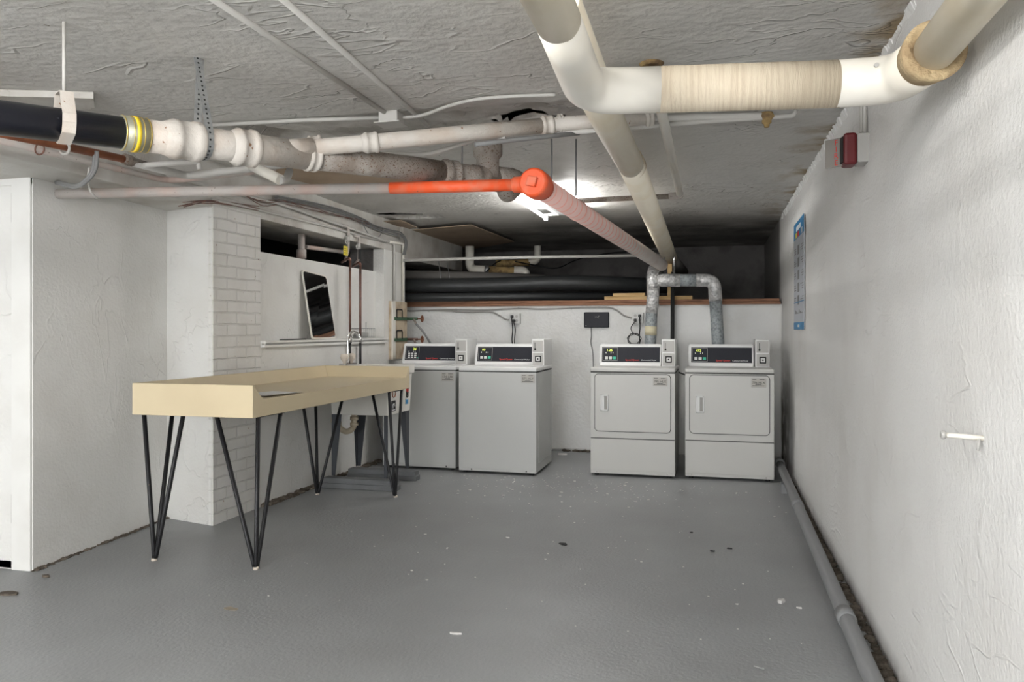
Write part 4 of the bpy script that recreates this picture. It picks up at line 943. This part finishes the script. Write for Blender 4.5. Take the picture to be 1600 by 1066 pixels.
def hair(fx, fy, sx, sy):
    lg = None
    tops = [(fx + sx * .0, fy + sy * .0), (fx - sx * .20, fy + sy * .02), (fx + sx * .02, fy - sy * .20)]
    tops = [(fx + sx * .035, fy + sy * .035), (fx - sx * .21, fy + sy * .035), (fx + sx * .03, fy - sy * .19)]
    b = MB()
    for k, (tx, ty) in enumerate(tops[:2] if False else tops):
        off = ((0.0, 0.0), (-.010 * sx, 0), (0, -.010 * sy))[k]
        b.tube([(fx + off[0], fy + off[1], .014), (fx + off[0] * 1.5, fy + off[1] * 1.5, .035), (tx, ty, zb)], .0135, 8, flat=(1, .8))
    b.box(min(q[0] for q in tops) - .012, max(q[0] for q in tops) + .012, min(q[1] for q in tops) - .012, max(q[1] for q in tops) + .012, zb - .004, zb - .0005)
    lg = b.build('leg', m_leg, t)
    MB().lathe((fx, fy, 0), (0, 0, 1), [(0, .016), (.012, .014), (.016, .010)], 14).build('foot_glide', m_glide, lg)
for fx, fy, sx, sy in ((-2.308, 3.612, 1, -1), (-2.931, 3.614, -1, -1), (-2.296, 5.429, 1, 1), (-2.904, 5.365, -1, 1)): hair(fx, fy, sx, sy)
b = MB(); P = spline([(0, 0, .001), (.08, 0, .004), (.16, 0, .002), (.21, 0, .008)], 5)
bk = thing('booklet', 'thin grey booklet lying open near front corner of the table', 'booklet', (-2.42, 3.86, zs + .003), -.18); WORLD[0] = False
b.prism([(p.x, p.z) for p in P] + [(p.x, p.z - .003) for p in P[::-1]], 0, .29, lambda u, v, a: Vector((u - .1, a - .1, v))); b.build('cover', m_paper, bk)
b = MB(); b.box(-.085, .085, -.08, .17, .0045, .006); b.build('page', m_wallb, bk); WORLD[0] = True

# ---------------------------------------------------------------- utility sink on timbers
sx0, sx1, sy0, sy1, sz0, sz1 = -2.965, -2.455, 5.655, 6.16, .573, .955
t = thing('utility_sink', 'white plastic laundry sink with stickers, on dark legs behind the table', 'sink', ((sx0 + sx1) / 2, (sy0 + sy1) / 2, .08))
b = MB()
def rect(x0, x1, y0, y1, z): return [b.bm.verts.new(v) for v in ((x0, y0, z), (x1, y0, z), (x1, y1, z), (x0, y1, z))]
rings_ = [rect(sx0 + .02, sx1 - .012, sy0 + .02, sy1 - .02, sz0), rect(sx0, sx1, sy0, sy1, sz1 - .07), rect(sx0 - .012, sx1 + .015, sy0 - .012, sy1 + .015, sz1 - .068),
          rect(sx0 - .012, sx1 + .018, sy0 - .012, sy1 + .018, sz1), rect(sx0 + .10, sx1 - .02, sy0 + .03, sy1 - .03, sz1), rect(sx0 + .13, sx1 - .06, sy0 + .06, sy1 - .06, sz0 + .03)]
for a, c in zip(rings_, rings_[1:]):
    for k in range(4): b.bm.faces.new([a[k], a[(k + 1) % 4], c[(k + 1) % 4], c[k]])
b.bm.faces.new(rings_[0]); b.bm.faces.new(rings_[-1])
basin = b.build('basin', m_sink, t); bv = basin.modifiers.new('bevel', 'BEVEL'); bv.width = .006; bv.segments = 2; bv.limit_method = 'ANGLE'
def xs(z): return sx1 - .012 + (z - sz0) / (sz1 - .07 - sz0) * .012 + .0015
def flat(y, z, w_, h_, m, nm, o=0, parent=basin):
    b = MB(); b.box(xs(z) - .001 + o, xs(z) + .0012 + o, y - w_ / 2, y + w_ / 2, z - h_ / 2, z + h_ / 2); return b.build(nm, m, parent)
st = MB().ring((xs(.745) + .001, 5.78, .745), (1, 0, 0), .034, .004, 24, 6).build('round_sticker', m_copper, basin)
flat(5.78, .745, .036, .028, m_paper, 'round_sticker_face')
flat(5.78, .642, .085, .085, m_gap, 'black_sticker'); b = MB()
b.tube([(xs(.65) + .002, 5.765, .625), (xs(.65) + .002, 5.765, .655), (xs(.65) + .002, 5.79, .66), (xs(.65) + .002, 5.80, .64)], .004, 6); b.box(xs(.62) + .0015, xs(.62) + .0025, 5.75, 5.81, .607, .615); b.build('sticker_mark', m_wht, basin)
for z, m in ((.775, m_gap), (.75, m_red), (.73, m_gap), (.705, m_gap)):
    MB().ring((xs(z) + .001, 6.06, z), (1, 0, 0), .016, .006, 16, 6).build('sticker_figure', m, basin)
flat(6.06, .655, .055, .045, m_blue, 'blue_sticker'); flat(6.06, .675, .04, .012, m_wht, 'blue_sticker_mark', .001)
for lx, ly in ((sx0 + .05, sy0 + .05), (sx1 - .05, sy0 + .05), (sx0 + .05, sy1 - .05), (sx1 - .05, sy1 - .05)):
    b = MB(); ox = -1 if lx < -2.7 else 1; oy = -1 if ly < 5.9 else 1
    wl = .022 if (ox > 0 and oy < 0) else .085
    prof = [(0, 0), (wl, 0), (min(wl, .03), -.49), (0, -.49)]
    for (du, dv) in ((1, 0), (0, 1)):
        A = []; 
        for (u_, v_) in prof:
            px_ = lx + ox * .03 - (ox * u_ if du else 0); py_ = ly + oy * .03 - (oy * u_ if dv else 0); A.append((px_, py_, sz0 + .003 + v_))
        n_ = Vector((0, .0015 * oy, 0)) if du else Vector((.0015 * ox, 0, 0))
        q1 = [b.bm.verts.new(Vector(p) + n_) for p in A]; q2 = [b.bm.verts.new(Vector(p) - n_) for p in A]
        b.bm.faces.new(q1); b.bm.faces.new(q2[::-1])
        for k in range(4): b.bm.faces.new([q1[k], q1[(k + 1) % 4], q2[(k + 1) % 4], q2[k]])
    b.build('leg', m_sleg, t)
# trap and waste
MB().tube(fillet([(-2.86, 5.9, .60), (-2.86, 5.9, .44), (-2.93, 5.9, .40), (-3.0, 5.9, .44), (-3.0, 5.9, .50), (-3.06, 5.9, .50)], .07, 6), .024, 18).build('trap', m_trap, t)
b = MB(); b.lathe((-2.86, 5.9, .505), (0, 0, 1), [(0, .034), (.03, .034)], 18); b.lathe((-2.86, 5.9, .46), (0, 0, 1), [(0, .034), (.025, .034)], 18); b.build('trap_nut', m_trap, t)
# faucet
b = MB(); fx, fy = -2.93, 5.93
b.box(fx - .03, fx + .03, fy - .11, fy + .11, sz1, sz1 + .018, .006); fa = b.build('faucet', m_chrome, t)
b = MB(); b.tube(spline([(fx, fy, sz1 + .01), (fx, fy, sz1 + .12), (fx, fy, sz1 + .22), (fx + .035, fy + .0, sz1 + .275), (fx + .085, fy + .0, sz1 + .262), (fx + .105, fy, sz1 + .225)], 8), .010, 14); b.build('gooseneck_spout', m_chrome, fa)
for s in (-1, 1):
    c_ = Vector((fx, fy + s * .065, sz1 + .018)); b = MB(); b.lathe(c_, (0, 0, 1), [(0, .014), (.015, .016), (.025, .026), (.05, .036), (.07, .032), (.078, .014)], 8); b.build('tap_knob', m_glide, fa)
# timbers under the sink
for i, (ya, xa, xb_) in enumerate(((5.66, -3.0, -2.37), (6.08, -2.99, -2.37))):
    for k in range(2):
        tag(MB().box(xa + .01 * k, xb_ - .012 * k, ya - .05, ya + .045, k * .04, k * .04 + .039, .003).build('sink_timber', m_greyw),
            'grey painted timber under %s sink legs, %s of its pair' % ('front' if i == 0 else 'rear', ('lower', 'upper')[k]), 'timber', 'grey timbers under the sink')

# ---------------------------------------------------------------- right wall things
cy_ = 3.62; cz_ = 2.02
t = thing('fire_alarm', 'red FIRE alarm on a worn grey box high on right wall', 'fire alarm', (XR, cy_, cz_)); WORLD[0] = False
MB().box(-.045, 0.005, -.055, .055, -.062, .062, .006).build('back_box', m_coin, t)
MB().box(-.098, -.045, -.05, .05, -.068, .068, .012).build('red_housing', m_fred, t)
MB().box(-.105, -.098, -.03, .03, -.055, .055, .002).build('dark_neck', m_gap, t)
pa = Matrix.Translation((-.122, .035, 0)) @ Matrix.Rotation(math.radians(52), 4, 'Z')
fp = MB().box(-.004, .004, -.062, .045, -.062, .062, .003, M=pa).build('front_plate', m_fgrey, t)
b = MB()
tm = pa @ Matrix.Translation((-.0055, .0, 0)) @ Matrix(((0, 0, -1, 0), (-1, 0, 0, 0), (0, 1, 0, 0), (0, 0, 0, 1)))
for k, ch in enumerate('FIRE'): b.text(ch, .034, tm @ T(.008, .031 - k * .029, 0), align='CENTER')
b.build('fire_lettering', m_red, fp); WORLD[0] = True
for i, yy in enumerate((3.60, 3.655)):
    tag(MB().tube([(XR - .012, yy, cz_ + .065), (XR - .012, yy, CZ)], .011 if i else .009, 10).build('conduit', m_cond), ('right' if i == 0 else 'left') + ' of two conduits running from the fire alarm up to ceiling', 'conduit')
# poster
py0, py1, pz0, pz1 = 5.90, 6.60, 1.25, 2.075
t = thing('poster', 'laundry instruction poster with blue header on the right wall', 'poster', (XR, (py0 + py1) / 2, pz0)); X0 = XR - .014
MB().box(X0, X0 + .004, py0, py1, pz0, pz1).build('sheet', m_poster, t)
def pr(ya, yb, za, zb_, m, nm): return MB().box(X0 - .0012, X0 + .001, py0 + ya, py0 + yb, pz0 + za, pz0 + zb_).build(nm, m, t)
pr(0, .70, .70, .825, m_blue, 'header'); pr(0, .70, 0, .055, m_blue, 'footer'); pr(0, .70, .205, .212, m_blue, 'rule')
b = MB()
for k in range(9): b.box(X0 - .0024, X0 - .001, py0 + .20 + k * .035, py0 + .228 + k * .035, pz0 + .755, pz0 + .79)
b.box(X0 - .0024, X0 - .001, py0 + .3, py0 + .4, pz0 + .018, pz0 + .036)
b.build('header_marks', m_wht, t)
for ya, m in ((.46, m_tag), (.32, m_red), (.08, m_poster)):
    MB().box(X0 - .0024, X0 + .001, py0 + ya, py0 + ya + .1, pz0 + .705, pz0 + .745).build('header_square', m, t)
b = MB(); rp = random.Random(5)
for r_ in range(5):
    zz = pz0 + .62 - r_ * .095
    for ln in range(3):
        ww = rp.uniform(.07, .15); b.box(X0 - .001, X0 + .001, py1 - .04 - ww, py1 - .04, zz - ln * .018, zz - ln * .018 + .008)
        ww = rp.uniform(.08, .2); b.box(X0 - .001, X0 + .001, py0 + .03, py0 + .03 + ww, zz - ln * .018, zz - ln * .018 + .006)
    b.box(X0 - .001, X0 + .001, py0 + .30, py0 + .42, zz - .05, zz + .02)
for k in range(6): b.box(X0 - .001, X0 + .001, py0 + .1 + .09 * k, py0 + .16 + .09 * k, pz0 + .12, pz0 + .128 + .01 * (k % 3))
b.build('print_marks', m_gryc, t)
# bolt
hp_ = Vector((XR, 2.15, .985)); t = thing('wall_peg', 'small white peg with dark tip sticking out of right wall', 'peg', hp_)
MB().tube([(XR + .005, 2.13, .985), (XR - .078, 2.15, .988)], .0065, 10).build('shaft', m_pvc, t)
MB().lathe((XR - .078, 2.15, .988), (-1, 0, 0), [(0, .010), (.006, .011), (.010, .008)], 10).build('tip', m_coin, t)
MB().tube([(XR - .008, 2.13, .983), (XR - .012, 2.128, .955)], .004, 8).build('wire_tail', m_coin, t)
# floor pipe
t = thing('floor_drain_pipe', 'grey painted drain pipe running along the floor by the right wall', 'pipe', (.53, 4.5, 0))
def fp_(y): return Vector((.532 + .01 * (y - 3) / 4, y, .035 + .083 * max(0, (y - 2.6)) / 4.4))
MB().tube([fp_(1.2), fp_(3.0), fp_(5.0), fp_(6.95)], .033, 20).build('pipe_run', m_fpipe, t)
for yy in (3.45, 5.42):
    MB().lathe(fp_(yy), (0, 1, 0), [(0, .033), (.0, .038), (.10, .038), (.10, .033)], 20).build('coupling', m_fpipe, t)
MB().lathe(fp_(6.93), (0, 1, 0), [(0, .034), (.01, .042), (.1, .042), (.11, .03)], 20).build('end_socket', m_fpipe, t)
tag(MB().box(.497, .56, 6.27, 6.37, 0, fp_(6.3).z - .032, .003).build('support_block', m_fpipe), 'small grey block propping up far end of the floor pipe', 'block')

# ---------------------------------------------------------------- scraps on the floor
def scrap(name, px, py, s, m, label, h_=.004, asp=.5, rot=0):
    c = az(px, py, 0); b = MB(); n_ = 9; P = []
    for k in range(n_):
        a = 2 * PI * k / n_; r_ = s * (.7 + .5 * random.random()); u_, v_ = r_ * math.cos(a), r_ * asp * math.sin(a)
        P.append((c.x + u_ * math.cos(rot) - v_ * math.sin(rot), c.y + u_ * math.sin(rot) + v_ * math.cos(rot)))
    b.prism(P, .0005, h_, lambda u, v, a: Vector((u, v, a + (random.random() * .004 if a > .001 else 0))))
    return tag(b.build(name, m), label, 'scrap')
scrap('dark_scrap', 880, 851, .035, m_leaf, 'dark flat scrap lying mid floor, largest of the dark bits', rot=-.5)
scrap('dark_scrap', 1140, 858, .018, m_leaf, 'small dark scrap on floor toward the right wall')
scrap('dark_scrap', 1113, 862, .012, m_leaf, 'tiny dark scrap left of another on the right half of floor')
scrap('dark_scrap', 1080, 833, .010, m_leaf, 'tiny dark crumb on the floor in front of the left dryer')
scrap('plaster_flake', 1220, 942, .022, m_flake, 'largest white plaster flake on floor near the floor pipe', .012, .7, .8)
scrap('plaster_flake', 1249, 951, .013, m_flake, 'smaller white flake just right of the largest one')
scrap('plaster_flake', 712, 991, .022, m_flake, 'white flake alone near the bottom middle of the floor', .004, .4)
scrap('plaster_flake', 793, 841, .012, m_flake, 'small white flake in front of the second washer mid floor')
scrap('plaster_flake', 878, 711, .045, m_flake, 'white lump at the wall base between washers and dryers', .015)
scrap('dirt_patch', 362, 952, .035, m_spill, 'faint tan spill mark on floor in front of the table', .0012, .5)
scrap('dark_scrap', 72, 902, .02, m_dirt, 'brown crumb on floor by the door wall base', .01)
scrap('dark_scrap', 10, 929, .05, m_dirt, 'brown dirt patch on the floor at the far left edge', .006, .6)
t = thing('metal_screw', 'small bent metal screw on floor near bottom right', 'screw', az(1185, 1045, 0)); p = az(1178, 1043, 0); q = az(1192, 1047, 0)
MB().tube([p + Vector((0, 0, .004)), q + Vector((0, 0, .004))], .0025, 8).build('shank', m_steel, t); MB().ring(q + Vector((0, 0, .004)), (0, 0, 1), .006, .002, 12, 6).build('eye', m_steel, t)
b = MB(); rf = random.Random(11)
for k in range(420):
    if k < 300: x, y = rf.gauss(-1.15, .75), rf.gauss(6.25, .35)
    else: x, y = rf.uniform(-2.3, .45), rf.uniform(3.2, 6.3)
    if x < -2.3 or x > .48 or y > 7.8: continue
    if y > 6.45 and not (-1.42 < x < -1.06): continue
    s = .002 + .0055 * rf.random() ** 3
    if k < 300: s *= 1.2
    a0 = rf.random() * 6; P = [(x + s * (1.0 + .5 * rf.random()) * math.cos(a0 + a * 2 * PI / 5), y + s * .8 * math.sin(a0 + a * 2 * PI / 5)) for a in range(5)]
    b.prism(P, .0004, .002 + s * .3, lambda u, v, a: Vector((u, v, a)))
tag(b.build('paint_flakes', m_flake), 'scatter of tiny white paint flakes on the floor before the machines', 'flakes', kind='stuff')
